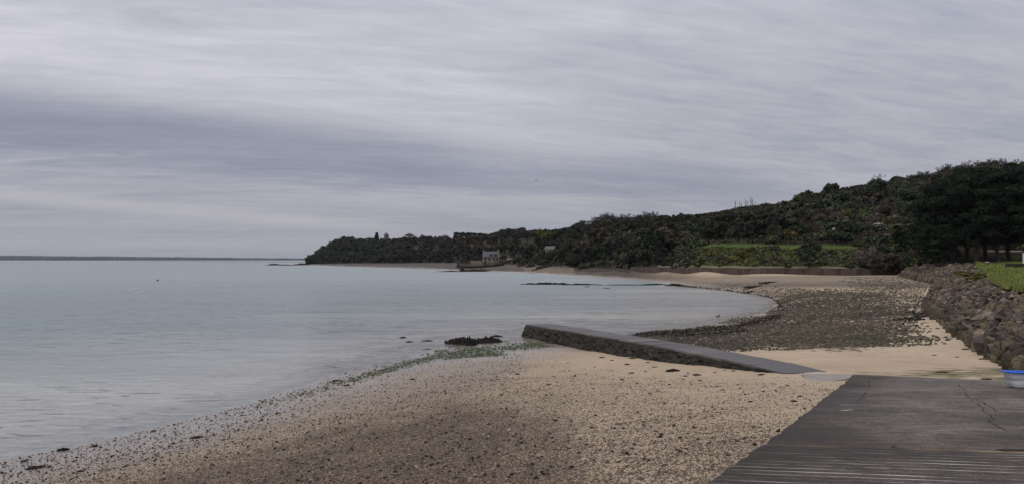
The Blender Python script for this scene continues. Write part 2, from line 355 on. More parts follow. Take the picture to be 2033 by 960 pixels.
k.l.new(m2.outputs[0], k.n['Material Output'].inputs[0])
# hillside ground
m, k = mat('hillside_ground'); M['hill'] = m
n = k.noise(k.pos, .25, 6, .65); g = k.attr('grass'); n2 = k.noise(k.pos, 1.4, 5, .7)
c = k.mix(k.rng(n, .35, .65), (.026, .024, .016), (.062, .048, .032)); c = k.mix(k.rng(n2, .5, .7, 0, .5), c, (.035, .048, .018))
gc = k.mix(k.rng(n, .38, .66), (.070, .098, .022), (.135, .160, .036)); gc = k.mix(k.rng(n2, .5, .72, 0, .6), gc, (.085, .066, .042))
c = k.mix(k.rng(k.math('ADD', g, k.math('MULTIPLY', k.math('SUBTRACT', n2, .5), .6)), .35, .6), c, gc)
fld = k.attr('field'); c = k.mix(fld, c, k.mix(k.rng(n, .4, .6), (.10, .085, .062), (.085, .095, .04)))
pl = k.attr('path'); c = k.mix(pl, c, (.085, .13, .03)); st = k.attr('dry'); c = k.mix(k.rng(k.math('ADD', st, k.math('MULTIPLY', k.math('SUBTRACT', n2, .5), .6)), .4, .6), c, (.19, .155, .10))
k.put(k.b.inputs['Base Color'], c); k.b.inputs['Roughness'].default_value = .95; k.b.inputs['Specular IOR Level'].default_value = .1
k.put(k.b.inputs['Normal'], k.bump(n2, .9, .6))
# lawn
m, k = mat('lawn_grass'); M['lawn'] = m
n = k.noise(k.pos, .5, 6, .65); n2 = k.noise(k.pos, 6, 5, .75); n3 = k.noise(k.mapv(k.pos, scale=(.5, 1, 1)), .3, 6, .75)
c = k.mix(k.rng(n, .35, .65), (.125, .152, .035), (.20, .222, .06)); c = k.mix(k.rng(n2, .5, .75, 0, .5), c, (.16, .17, .065))
c = k.mix(k.rng(n3, .58, .68, 0, .6), c, (.30, .29, .21)); c = k.mix(k.rng(n3, .46, .36, 0, .6), c, (.075, .105, .02))
k.put(k.b.inputs['Base Color'], c); k.b.inputs['Roughness'].default_value = .95; k.b.inputs['Specular IOR Level'].default_value = .1; k.put(k.b.inputs['Normal'], k.bump(n2, .8, .08))
M['blade'] = leafmat('grass_blades', (.125, .152, .038), (.20, .222, .07), rnd=.1, nscale=.6)
# sea wall
m, k = mat('old_sea_wall'); M['seawall'] = m
n = k.noise(k.pos, 1.3, 6, .7); st = k.noise(k.mapv(k.pos, scale=(1.2, 1.2, .2)), .9, 5, .7)
c = k.mix(k.rng(st, .35, .65), (.045, .032, .028), (.105, .075, .062)); c = k.mix(k.rng(n, .55, .75, 0, .5), c, (.14, .115, .09))
k.put(k.b.inputs['Base Color'], c); k.b.inputs['Roughness'].default_value = .9; k.put(k.b.inputs['Normal'], k.bump(n, .8, .3))
# slipway (ramp)
m, k = mat('slipway_concrete'); M['ramp'] = m
tr = R(-11)
Q = k.mapv(k.pos, rot=(0, 0, -tr)); sq = k.new('ShaderNodeSeparateXYZ'); k.l.new(Q, sq.inputs[0]); u, v = sq.outputs[0], sq.outputs[1]
n = k.noise(k.pos, .5, 6, .65); fine = k.noise(k.pos, 30, 4, .75); st = k.noise(k.mapv(Q, scale=(1.0, 9, 1)), 1.6, 6, .7); st2 = k.noise(k.mapv(Q, scale=(2.0, 34, 1)), 1.3, 5, .7)
big2 = k.noise(k.mapv(Q, scale=(.6, 1, 1)), .28, 5, .6, .6); grit = k.noise(k.pos, 70, 3, .8)
c = k.mix(k.rng(n, .34, .66), (.072, .058, .051), (.175, .150, .138)); c = k.mix(k.rng(big2, .42, .62, 0, .6), c, (.21, .182, .17))
c = k.mix(k.rng(st, .47, .62, 0, .6), c, (.25, .22, .20)); c = k.mix(k.rng(st, .50, .40, 0, .5), c, (.05, .042, .038)); c = k.mix(k.rng(k.noise(k.mapv(Q, scale=(1, 2.2, 1)), 9, 5, .75), .48, .64, 0, .65), c, (.038, .032, .029)); c = k.mix(k.rng(fine, .5, .64, 0, .6), c, (.27, .24, .215))
c = k.mix(k.math('MULTIPLY', k.rng(st2, .60, .68, 0, .7), k.rng(big2, .40, .56)), c, (.42, .38, .34))
jv = k.math('ADD', v, k.math('MULTIPLY', k.math('SUBTRACT', k.noise(Q, .8, 4, .6), .5), .16))
low = k.rng(jv, 10.18, 10.26, 1, 0)                                     # the ribbed lower bay nearest the viewer
saw = k.math('FRACT', k.math('MULTIPLY', k.math('ADD', v, k.math('MULTIPLY', k.math('SUBTRACT', k.noise(Q, 1.2, 3, .6), .5), .05)), 5.2))
gv = k.math('MULTIPLY', k.math('MULTIPLY', k.rng(saw, .84, .88), low), k.rng(k.noise(k.mapv(Q, scale=(.35, 3.4, 1), loc=(4, 2, 0)), 1.5, 6, .75), .46, .60))
c = k.mix(k.math('MULTIPLY', k.math('MULTIPLY', k.math('SUBTRACT', 1, k.rng(saw, .8, .9)), low), .25), c, (.04, .036, .033)); c = k.mix(k.math('MULTIPLY', gv, .55), c, (.72, .66, .60))
joint = k.math('MULTIPLY', k.rng(k.math('ABSOLUTE', k.math('SUBTRACT', jv, 10.22)), .03, .13, 1, 0), k.rng(k.noise(Q, 1.3, 4, .7), .38, .6)); c = k.mix(k.math('MULTIPLY', joint, .5), c, (.34, .25, .15))
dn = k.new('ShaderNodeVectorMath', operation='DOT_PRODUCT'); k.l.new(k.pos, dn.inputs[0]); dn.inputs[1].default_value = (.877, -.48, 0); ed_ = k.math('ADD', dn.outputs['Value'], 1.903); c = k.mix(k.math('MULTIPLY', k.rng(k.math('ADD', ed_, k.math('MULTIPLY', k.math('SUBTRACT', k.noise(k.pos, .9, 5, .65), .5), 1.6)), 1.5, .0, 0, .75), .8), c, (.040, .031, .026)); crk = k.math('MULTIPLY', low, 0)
c = k.mix(k.rng(k.noise(k.mapv(Q, loc=(7, 3, 0)), .22, 4, .6), .46, .60, 0, .6), c, (.06, .047, .040)); gmn = k.new('ShaderNodeGamma'); k.l.new(c, gmn.inputs[0]); gmn.inputs[1].default_value = 1.75; scn = k.new('ShaderNodeVectorMath', operation='SCALE'); k.l.new(gmn.outputs[0], scn.inputs[0]); scn.inputs['Scale'].default_value = 4.3; c = k.mix(1.0, scn.outputs[0], (.84, .90, .90), 'MULTIPLY')
k.put(k.b.inputs['Base Color'], c); k.put(k.b.inputs['Roughness'], k.rng(n, .3, .7, .62, .82))
k.put(k.b.inputs['Normal'], k.bump(k.math('SUBTRACT', k.math('ADD', k.math('ADD', fine, st2), k.math('MULTIPLY', k.rng(saw, .5, 1), low)), crk), .5, .03))
# jetty
m, k = mat('jetty_masonry'); M['jetside'] = m
n = k.noise(k.pos, 2.2, 6, .7); n2 = k.noise(k.pos, 9, 5, .75); vr = k.voro(k.mapv(k.pos, scale=(1, 1, 1.8)), 3.2, 'Distance', 'F1')
c = k.mix(k.rng(n, .35, .65), (.026, .022, .018), (.085, .072, .055)); c = k.mix(k.rng(n2, .5, .75, 0, .5), c, (.035, .042, .024)); c = k.mix(k.rng(vr, .35, .6, 0, .6), c, (.015, .013, .011))
k.put(k.b.inputs['Base Color'], c); k.b.inputs['Roughness'].default_value = .85; k.put(k.b.inputs['Normal'], k.bump(k.math('SUBTRACT', k.math('ADD', n2, n), vr), 1, .15))
m, k = mat('jetty_top'); M['jettop'] = m
n = k.noise(k.pos, 1.5, 6, .65); n2 = k.noise(k.pos, 14, 5, .7)
c = k.mix(k.rng(n, .35, .65), (.072, .063, .060), (.13, .115, .108)); c = k.mix(k.rng(n2, .5, .8, 0, .5), c, (.05, .045, .042))
br = k.rng(k.rnd, 0, 1, .68, 1.25); s = k.new('ShaderNodeVectorMath', operation='SCALE'); k.l.new(c, s.inputs[0]); k.l.new(br, s.inputs['Scale'])
k.put(k.b.inputs['Base Color'], s.outputs[0]); k.put(k.b.inputs['Roughness'], k.rng(n, .3, .7, .42, .65)); k.b.inputs['Specular IOR Level'].default_value = .45; k.put(k.b.inputs['Normal'], k.bump(n2, .4, .03))
M['paleslab'] = plain('pale_worn_concrete', (.27, .245, .215), .75, .18, 2.5, .15, world=True)
M['bluep'] = plain('blue_plastic', (.03, .13, .62), .35, .06, 4)
M['whitep'] = plain('white_plastic', (.60, .61, .64), .4, .05, 4)
M['coast'] = leafmat('far_coast_land', (.03, .045, .05), (.055, .065, .065), nscale=.004, rnd=.1)
# ------------------------------------------------------------------ ground (beach and sea bed): one sheet out to the horizon
RAMP = [(1.0, 5.9), (1.88, 7.4), (3.28, 9.82), (6.7, 16.1), (10.1, 22.3), (12.85, 19.7), (14.5, 18.1), (20, 8), (22, -14), (-8, -14)]
def rampz(x, y): return 3.4-.08*y
ctl = []
WL = [(0, 908), (150, 885), (300, 850), (450, 812), (550, 782), (650, 752), (750, 725), (830, 705), (872, 690), (940, 684), (1025, 667),
      (1250, 661), (1340, 655), (1400, 645), (1450, 632), (1500, 622), (1533, 612), (1540, 602), (1528, 592), (1500, 585), (1440, 577), (1370, 570), (1345, 566),
      (1335, 560), (1250, 554), (1180, 549), (1100, 544), (1045, 541), (1000, 540), (930, 537.5), (870, 534.5), (800, 531.5), (750, 530), (680, 528), (640, 526), (612, 524.5)]
for a, b in zip(WL[:-1], WL[1:]):
    n = 2 if math.hypot(a[0]-b[0], (a[1]-b[1])*3) > 60 else 1
    for q in range(n): u_ = q/n; ctl.append(at(a[0]+(b[0]-a[0])*u_, a[1]+(b[1]-a[1])*u_, 0))
ctl.append(at(*WL[-1], 0))
for px, py, z in [(1136, 690, .27), (1215, 700, .5), (1294, 712, .82), (1400, 722, 1.12), (1470, 732, 1.35), (1600, 735, 1.5), (1690, 738, 1.55), (1330, 675, .55), (1450, 690, .9), (1600, 700, 1.2), (1750, 700, 1.3),
                  (1750, 660, 1.15), (1850, 650, 1.35), (1940, 695, 1.32), (2000, 725, 1.45), (1650, 650, .8), (1500, 655, .5), (1400, 665, .3), (1600, 620, .55), (1700, 620, .95), (1800, 605, 1.3), (1840, 620, 1.4),
                  (1600, 590, .9), (1700, 580, 1.3), (1500, 570, .7), (1850, 575, 1.65), (1450, 560, .9), (1600, 562, 1.6), (1750, 560, 1.8),
                  (1800, 548, 2), (1700, 547, 2), (1600, 546, 2), (1500, 546, 2), (1400, 543, 2), (1300, 538, 2), (1200, 533, 2), (1100, 531, 2), (1100, 538, .9), (1200, 543, .9), (1300, 550, .8), (1400, 556, .8),
                  (900, 800, 1.0), (1000, 760, .95), (1100, 740, .8), (1200, 780, 1.35), (1300, 860, 2.0), (700, 880, 1.15), (500, 930, 1.0), (1000, 900, 1.75), (850, 740, .35), (1350, 770, 1.55), (1000, 715, .3),
                  (600, 840, .62), (350, 900, .45)]: ctl.append(at(px, py, z))
for px, d, z in [(975, 330, 1.5), (975, 362, 2.0), (930, 372, 1.9), (1030, 312, 2.0), (900, 400, 1.3), (960, 400, 2.2), (880, 560, 2.2), (800, 600, 1.9), (700, 640, 1.6), (620, 780, 1.0), (1050, 300, 2.1), (640, 660, .6), (780, 520, 1.1), (550, 1000, -1.2), (560, 760, -1),
                 (1200, 500, 2), (1500, 400, 2), (1900, 300, 2), (2200, 150, 2), (1000, 700, 2), (1000, 1400, 2), (1700, 1000, 2), (2400, 60, 1.8), (700, 1100, 1.5)]: ctl.append(ad(px, d, z))
for px, py, z in [(0, 760, -.55), (300, 740, -.5), (600, 690, -.45), (200, 640, -1.0), (600, 620, -.9), (900, 640, -.5), (1150, 620, -.5), (1350, 610, -.35), (1200, 585, -.45), (1000, 600, -.8), (1400, 595, -.3), (0, 560, -1.8), (500, 560, -1.6), (900, 565, -1),
                  (1150, 557, -.35), (800, 545, -1.1), (500, 535, -2), (0, 530, -2.5), (650, 540, -1.2), (1000, 550, -.8)]: ctl.append(at(px, py, z-.0))
for (x, y) in RAMP: ctl.append((x, y, rampz(x, y)-.05))
ctl += [(-13.5, 10, .2), (-12, 2, .5), (-18, 12, -.35), (-30, 0, -1.2), (-60, -60, -2), (-10, -30, 2), (30, -40, 4), (-4, 3, 2.0), (-5, 8, 1.55), (-8, -5, 1.6), (20, 30, 1.5), (24, 28, 1.8), (-800, 400, -3), (-300, 100, -2.5), (-2000, 2500, -3), (0, 6000, -3), (-100, -900, 2), (900, 0, 4), (-900, -200, -2)]
ctl = np.array(ctl)
def uv(x, y): return np.arctan2(x, y)*2.2, np.log(np.maximum(np.hypot(x, y), 1.2))
cu, cvv = uv(ctl[:, 0], ctl[:, 1]); cz = ctl[:, 2]
def ker(r2): return np.sqrt(r2+.003)
Kmat = ker((cu[:, None]-cu)**2+(cvv[:, None]-cvv)**2); nC = len(ctl)
Am = np.zeros((nC+1, nC+1)); Am[:nC, :nC] = Kmat+np.eye(nC)*-.0006; Am[:nC, nC] = 1; Am[nC, :nC] = 1
wgt = np.linalg.solve(Am, np.append(cz, 0))
def rbf(x, y):
    x = np.asarray(x, float); y = np.asarray(y, float); sh = x.shape; a, b = uv(x.ravel(), y.ravel()); out = np.zeros(a.size)
    for i in range(0, a.size, 20000):
        s_ = slice(i, i+20000); out[s_] = ker((a[s_, None]-cu)**2+(b[s_, None]-cvv)**2) @ wgt[:nC]+wgt[nC]
    return out.reshape(sh)
def ground(x, y):
    x = np.asarray(x, float); y = np.asarray(y, float); d = np.hypot(x, y)
    z = rbf(x, y); near = sstep(400, 40, d)
    land = sstep(-.1, .5, z)
    z = z+near*land*((fbm(x*.7, y*.7, 3)-.5)*.10+(fbm(x*3, y*3, 3, 5)-.5)*.035)
    z = z+sstep(900, 200, d)*(fbm(x*.16, y*.16, 3, 2)-.5)*.16*sstep(8, 40, d)
    z = np.clip(z, -4, 6)
    ins = inside(x, y, RAMP); e = seg_dist(x, y, RAMP, True)
    z = np.where(ins, np.minimum(z, rampz(x, y)-.06-np.minimum(e, .5)*.3), np.where(e < .5, np.minimum(z, rampz(x, y)-.02+.04*(fbm(x*2, y*2, 3, 8)-.5)), z))
    return z
def gz(x, y): return float(ground(np.array([x]), np.array([y]))[0])
def to_px(x, y, z): 
    yy = np.maximum(y, .5); return CX+F*x/yy, HY+(H-z)*F/yy
def masks(x, y, z):
    px, py = to_px(x, y, z); dist = np.hypot(x, y)
    nz = (fbm(x*.5, y*.5, 4, 11)-.5); 
    qx, qy = px+nz*90, py+(fbm(x*.5+40, y*.5, 4, 12)-.5)*34
    fr = y > 1
    gravel = .98*soft(qx, qy, [(-400, 1500), (-400, 1120), (180, 965), (400, 915), (600, 865), (760, 825), (900, 795), (1010, 790), (1040, 860), (1000, 1000), (950, 1500)], 70)
    gravel = np.maximum(gravel, .72*soft(qx, qy, [(-400, 1500), (-400, 1100), (180, 945), (400, 895), (600, 845), (760, 800), (900, 765), (1080, 765), (1180, 830), (1200, 1000), (1150, 1500)], 130))
    gravel = np.maximum(gravel, .36*soft(qx, qy, [(-600, 1500), (-300, 1010), (0, 950), (300, 888), (600, 806), (900, 742), (1050, 722), (1200, 752), (1450, 790), (1560, 830), (1500, 1500)], 45))
    gravel = np.maximum(gravel, .20*soft(qx, qy, [(1000, 720), (1300, 745), (1600, 765), (1700, 775), (1500, 1500), (900, 1500)], 20))
    gravel = gravel*(.72+.55*fbm(x*.35, y*.35, 3, 21))*(.78+.5*fbm(z*9+nz*3, x*.05+y*.12, 3, 26))
    cob = (1-.75*sstep(1690, 1850, px))*(.55+.6*fbm(x*.25, y*.25, 3, 23))*.9*soft(qx, qy, [(1240, 665), (1420, 648), (1530, 632), (1700, 632), (1790, 650), (1800, 672), (1700, 690), (1600, 694), (1430, 690), (1340, 678)], 14)
    cob = np.maximum(cob, (.35+.8*fbm(x*.15, y*.15, 3, 24))*(.4+.6*sstep(565, 590, py))*(1-.6*sstep(1720, 1850, px))*.85*soft(qx, py+nz*10, [(1530, 632), (1550, 602), (1530, 588), (1440, 574), (1350, 567), (1380, 560), (1500, 562), (1620, 574), (1800, 580), (1860, 598), (1780, 625), (1690, 634)], 6))
    cob = np.maximum(cob, .35*soft(qx, qy, [(1780, 560), (1860, 565), (1850, 600), (1810, 640), (1880, 690), (1700, 690), (1700, 560)], 26)*(1-.7*sstep(1760, 1880, px)))
    wet = np.maximum(sstep(.55, .1, z+nz*.25), .8*soft(qx, qy, [(900, 690), (1100, 688), (1000, 760), (700, 830), (400, 900), (0, 1000), (-200, 900)], 20))*fr
    film = sstep(.62, .12, z+nz*.25)
    film = film*(1-.6*sstep(1000, 1300, px))
    green = .9*np.exp(-(seg_dist(px, py, [(200, 878), (450, 824), (600, 782), (750, 738), (880, 703), (1050, 684)])/5)**2)*sstep(420, 900, px)
    green = np.maximum(green, 1.0*soft(qx, qy, [(880, 690), (1030, 678), (1075, 684), (1010, 700), (930, 706), (870, 712)], 7))
    green = np.maximum(green, .9*np.exp(-(seg_dist(px, py, [(1430, 637), (1540, 629), (1700, 625), (1820, 622)])/4)**2)); green = np.maximum(green, .7*np.exp(-(seg_dist(px, py, [(1350, 566), (1440, 572)])/3.5)**2))
    green = np.maximum(green, .45*soft(qx, qy, [(1400, 665), (1650, 640), (1700, 670), (1500, 685)], 10))
    wrack = .8*np.exp(-(seg_dist(px, py, [(1245, 662), (1340, 660), (1450, 652), (1500, 640), (1545, 628)])/4.0)**2)
    wrack = np.maximum(wrack, .62*np.exp(-(seg_dist(px, py, [(1300, 662), (1400, 664), (1480, 656)])/3.0)**2))
    wrack = np.maximum(wrack, .5*np.exp(-(seg_dist(px, py, [(1545, 618), (1550, 603), (1530, 590), (1450, 577), (1350, 567), (1240, 556), (1100, 545)])/1.6)**2))
    wrack = np.maximum(wrack, .5*np.exp(-(seg_dist(px, py, [(1500, 741), (1640, 742)])/4)**2))
    wrack = np.maximum(wrack, .43*soft(qx, qy, [(1800, 620), (1850, 618), (1840, 630), (1790, 632)], 4))
    kb_ = sstep(1230, 1420, px+nz*60); brown = np.clip(kb_*.82*sstep(578, 564, py)*(.62+.38*sstep(554, 566, py))*sstep(544, 549, py)+(1-kb_)*sstep(70, 95, dist)*(.95+.3*nz), 0, 1)*np.where((px > 1040) & (px < 1140) & (py > 531), .8, 1)
    moss = soft(qx, qy, [(1700, 741), (1800, 733), (2040, 738), (2060, 765), (1900, 752)], 5)
    return dict(gravel=gravel*fr, cobble=cob*fr, wet=wet, film=film, green=green*fr, wrack=wrack*fr, brown=brown*fr, moss=moss*fr)
th = np.concatenate([np.linspace(-180, -42, 34)[:-1], np.linspace(-42, 42, 480), np.linspace(42, 180, 34)[1:]])
rr = np.concatenate([np.geomspace(1.5, 90, 430)[:-1], np.geomspace(90, 900, 170), np.geomspace(960, 15000, 16)])
TH, RR = np.meshgrid(np.radians(th), rr); GX, GY = np.sin(TH)*RR, np.cos(TH)*RR; GZ = ground(GX, GY)
GZ = np.where(RR > 1300, np.minimum(GZ, 0)-2.5, GZ)
V = np.stack([GX, GY, GZ], -1).reshape(-1, 3); mk = masks(V[:, 0], V[:, 1], V[:, 2])
g = obj('beach_ground', mesh('beach_ground', V, grid_faces(*GX.shape)[:, ::-1], M['beach'], True, mk)); g['kind'] = 'structure'
# sea
rr2 = np.concatenate([np.geomspace(9, 900, 300), np.geomspace(960, 14000, 24)]); th2 = np.concatenate([np.linspace(-175, -42, 30)[:-1], np.linspace(-42, 42, 260), np.linspace(42, 100, 12)[1:]])
TH, RR = np.meshgrid(np.radians(th2), rr2); WX, WY = np.sin(TH)*RR, np.cos(TH)*RR; WZ = ground(WX, WY)
keep = WZ < .35
V = np.stack([WX, WY, np.zeros_like(WX)], -1).reshape(-1, 3); fc = grid_faces(*WX.shape)[:, ::-1]; fc = fc[keep.ravel()[fc].any(1)]
wv = (fbm(WX*.9, WY*2.2, 3, 31)-.5)*.05*sstep(90, 25, RR)*sstep(-.05, -.5, WZ); V[:, 2] = wv.ravel()
dep = np.maximum(-WZ, 0).ravel(); dep = np.where(RR.ravel() > 1000, 3, dep)
used = np.zeros(len(V), bool); used[fc.ravel()] = True; remap = np.cumsum(used)-1
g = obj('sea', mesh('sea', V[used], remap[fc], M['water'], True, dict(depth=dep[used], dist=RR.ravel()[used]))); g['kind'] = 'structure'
# ------------------------------------------------------------------ hillside: lofted terrain from the foot to beyond the crest
HK = np.array([  # px, foot d, foot z, crest d, crest py (bare ground, without the scrub)
 (606, 775, .6, 745, 521), (625, 740, 1, 735, 510), (640, 700, 1.2, 715, 498), (680, 650, 1.3, 700, 487), (750, 615, 1.6, 700, 483), (800, 600, 1.8, 700, 477), (860, 590, 2, 710, 477), (900, 575, 2, 720, 477), (950, 425, 2.2, 690, 474),
 (1000, 405, 2.1, 650, 466), (1040, 330, 2.1, 600, 466), (1100, 272, 2.1, 500, 466), (1200, 240, 2.1, 420, 455), (1250, 212, 2.2, 390, 448), (1300, 184, 3.1, 370, 443), (1400, 159, 3.2, 350, 427), (1470, 147, 3.25, 345, 419), (1520, 144, 3.3, 330, 415),
 (1560, 143.5, 3.3, 260, 408), (1600, 143.5, 3.3, 245, 394), (1650, 141, 3.3, 245, 382), (1700, 139.5, 3.2, 240, 374), (1790, 139.5, 2.8, 235, 360), (1830, 134, 3.2, 230, 352), (1870, 125, 4.15, 225, 345), (1950, 114, 4.2, 215, 338), (2033, 112, 4.25, 210, 335), (2300, 110, 4.3, 200, 330), (2700, 110, 4.3, 200, 330)])
PATH = np.array([(1380, 178, 489), (1420, 172, 488), (1500, 166, 487.5), (1600, 160, 488.5), (1700, 154, 490.5), (1760, 150, 493), (1800, 146, 497), (1870, 139, 500), (2033, 128, 502), (2700, 126, 502)])
def hill_rows(px):
    fd, fz = np.interp(px, HK[:, 0], HK[:, 1]), np.interp(px, HK[:, 0], HK[:, 2]); cdp = np.interp(px, HK[:, 0], HK[:, 3]); cz_ = zy(np.interp(px, HK[:, 0], HK[:, 4]), cdp)
    pd = np.interp(px, PATH[:, 0], PATH[:, 1]); pz = zy(np.interp(px, PATH[:, 0], PATH[:, 2]), pd)
    k1 = sstep(1330, 1390, px)
    gd, gzz = fd+(cdp-fd)*.25, fz+(cz_-fz)*.42; hd, hz = fd+(cdp-fd)*.5, fz+(cz_-fz)*.72
    b1d, b1z = gd*(1-k1)+pd*k1, gzz*(1-k1)+pz*k1
    b2d, b2z = hd*(1-k1)+(pd+3.5)*k1, hz*(1-k1)+(pz+.05)*k1
    b3d, b3z = fd+(cdp-fd)*.75, fz+(cz_-fz)*.90
    b3d = b3d*(1-k1)+(b2d+(cdp-b2d)*.55)*k1; b3z = b3z*(1-k1)+(b2z+(cz_-b2z)*.72)*k1
    return [(fd, fz), (b1d, b1z), (b2d, b2z), (b3d, b3z), (cdp, cz_), (cdp+60, cz_-.02*60), (cdp+260, cz_-12)]
ROWT = [0, .22, .28, .66, 1.0, 1.15, 1.5]
def hill_at(px, tt):
    px = np.asarray(px, float); rws = hill_rows(px); D = np.stack([r[0] for r in rws]); Zs = np.stack([r[1] for r in rws])
    tt = np.broadcast_to(tt, px.shape); i = np.clip(np.searchsorted(ROWT, tt, side='right')-1, 0, 5); ta = np.array(ROWT)
    u = (tt-ta[i])/(ta[i+1]-ta[i]); idx = np.indices(px.shape)
    d = D[(i, *idx)]*(1-u)+D[(i+1, *idx)]*u; z = Zs[(i, *idx)]*(1-u)+Zs[(i+1, *idx)]*u
    x = (px-CX)/F*d
    k1 = sstep(1330, 1390, px); pathm = k1*sstep(.2, .22, tt)*sstep(.30, .28, tt)
    amp = sstep(0, .08, tt)*(1-pathm); z = z+amp*((fbm(x*.05, d*.05, 3, 41)-.5)*(3.0+d*.004)+(fbm(x*.25, d*.25, 3, 42)-.5)*1.2)*sstep(1.25, .9, tt)*np.where(tt > .93, .35, 1)
    return x, d, z
pxs = np.concatenate([np.linspace(606, 1300, 240)[:-1], np.linspace(1300, 2100, 420)[:-1], np.linspace(2100, 2700, 40)]); tts = np.unique(np.concatenate([np.linspace(0, .22, 26), np.linspace(.22, .28, 6), np.linspace(.28, 1, 70), np.linspace(1, 1.5, 12)]))
PXg, TTg = np.meshgrid(pxs, tts); hx, hy, hz = hill_at(PXg, TTg)
hpx, hpy = to_px(hx, hy, hz)
k1 = sstep(1340, 1400, PXg)
path_m = k1*sstep(.205, .222, TTg)*sstep(.30, .275, TTg)*sstep(1800, 1740, PXg)
grass = np.clip(k1*sstep(.23, .2, TTg)*(.30+.9*fbm(hx*.06, hy*.2, 3, 55))*sstep(1790, 1700, PXg)+.95*soft(hpx, hpy, [(770, 470), (850, 470), (845, 480), (770, 484)], 3)+.7*sstep(1930, 2033, PXg)*sstep(.25, .1, TTg)+.8*soft(hpx, hpy, [(1330, 424), (1540, 412), (1530, 432), (1330, 438)], 6), 0, 1)
dry = np.clip(sstep(.035, .012, TTg)*sstep(1280, 1330, PXg)*sstep(1810, 1750, PXg)+.8*sstep(1860, 1890, PXg)*sstep(.2, .02, TTg)*.45, 0, 1)
field = np.clip(sstep(.96, 1.0, TTg)*sstep(1380, 1450, PXg)*1.0, 0, 1)
V = np.stack([hx, hy, hz], -1).reshape(-1, 3)
g = obj('hillside', mesh('hillside', V, grid_faces(*PXg.shape), M['hill'], True, dict(grass=grass.ravel(), path=path_m.ravel(), dry=dry.ravel(), field=field.ravel()))); g['kind'] = 'structure'
def hill_find(px, py):
    ts = np.linspace(.0, 1.02, 400); x, y, z = hill_at(np.full(400, float(px)), ts); _, q = to_px(x, y, z)
    i = int(np.argmin(np.abs(q-py))); return float(x[i]), float(y[i]), float(z[i])
# ------------------------------------------------------------------ far coast across the bay
cpx = np.linspace(-900, 1500, 1500); sky = 507.2+np.clip(cpx, -900, 1500)*.0098
def coast(name, d, base_py, amp, depth, seed, mt, sub=0.0):
    n = fbm(cpx*.02, cpx*0+seed, 3, seed)*.5+fbm(cpx*.15, cpx*0+seed, 4, seed+1)*.5
    top = np.maximum(zy(base_py-amp*(n-.45)*2, d), .5)
    rows = []
    for dd, k in ((0, 0), (8, .55), (30, 1), (depth, .9), (depth+50, 0)):
        rows.append(np.stack([(cpx-CX)/F*(d+dd), np.full_like(cpx, d+dd)+25*np.sin(cpx*.04), top*k-.4*(k == 0)], -1))
    V = np.concatenate(rows); lf = np.tile(_h(np.floor(cpx*.4), cpx*0, seed), 5)
    g = obj(name, mesh(name, V, grid_faces(5, len(cpx)), mt, False, dict(leaf=lf))); g['kind'] = 'structure'; return g
coast('far_hills', 5600, sky-.6, 1.3, 900, 3, M['coast']); coast('far_coast', 3600, sky+1.6, 3.0, 300, 9, M['coast'])
bar = MB()
V = []; q = np.linspace(250, 640, 60)
for k, (dd, z) in enumerate(((0, -.1), (6, .25), (40, .3), (60, -.1))):
    for a in q: dq = 1650-(a-250)*.9; V.append(((a-CX)/F*(dq+dd), dq+dd, z*min(1, (a-250)/60+.05)))
g = obj('tidal_flat', mesh('tidal_flat', V, grid_faces(4, 60), M['reef'], True)); g['kind'] = 'structure'
for px, wpx in ((34, 3), (88, 4), (232, 3), (402, 3), (505, 4)):
    e = empty('far_house', ad(px, 3590, 0)); ww = wpx/F*3590; b = MB(); b.box((0, -3, 4), (ww, 8, 8)); b.build('wall', M['tower'], e)
    b = MB(); b.add([(-ww/2-.4, -7.4, 8.01), (ww/2+.4, -7.4, 8.01), (ww/2+.4, 1.4, 8.01), (-ww/2-.4, 1.4, 8.01), (-ww/2-.4, -3, 11.5), (ww/2+.4, -3, 11.5)], [(0, 1, 5, 4), (2, 3, 4, 5), (0, 4, 3), (1, 2, 5), (0, 3, 2, 1)]); b.build('roof', M['coastroof'], e)
    tag(e, 'tiny grey house with dark roof on the hazy far shore across the bay', 'house', 'grey houses on the far shore')
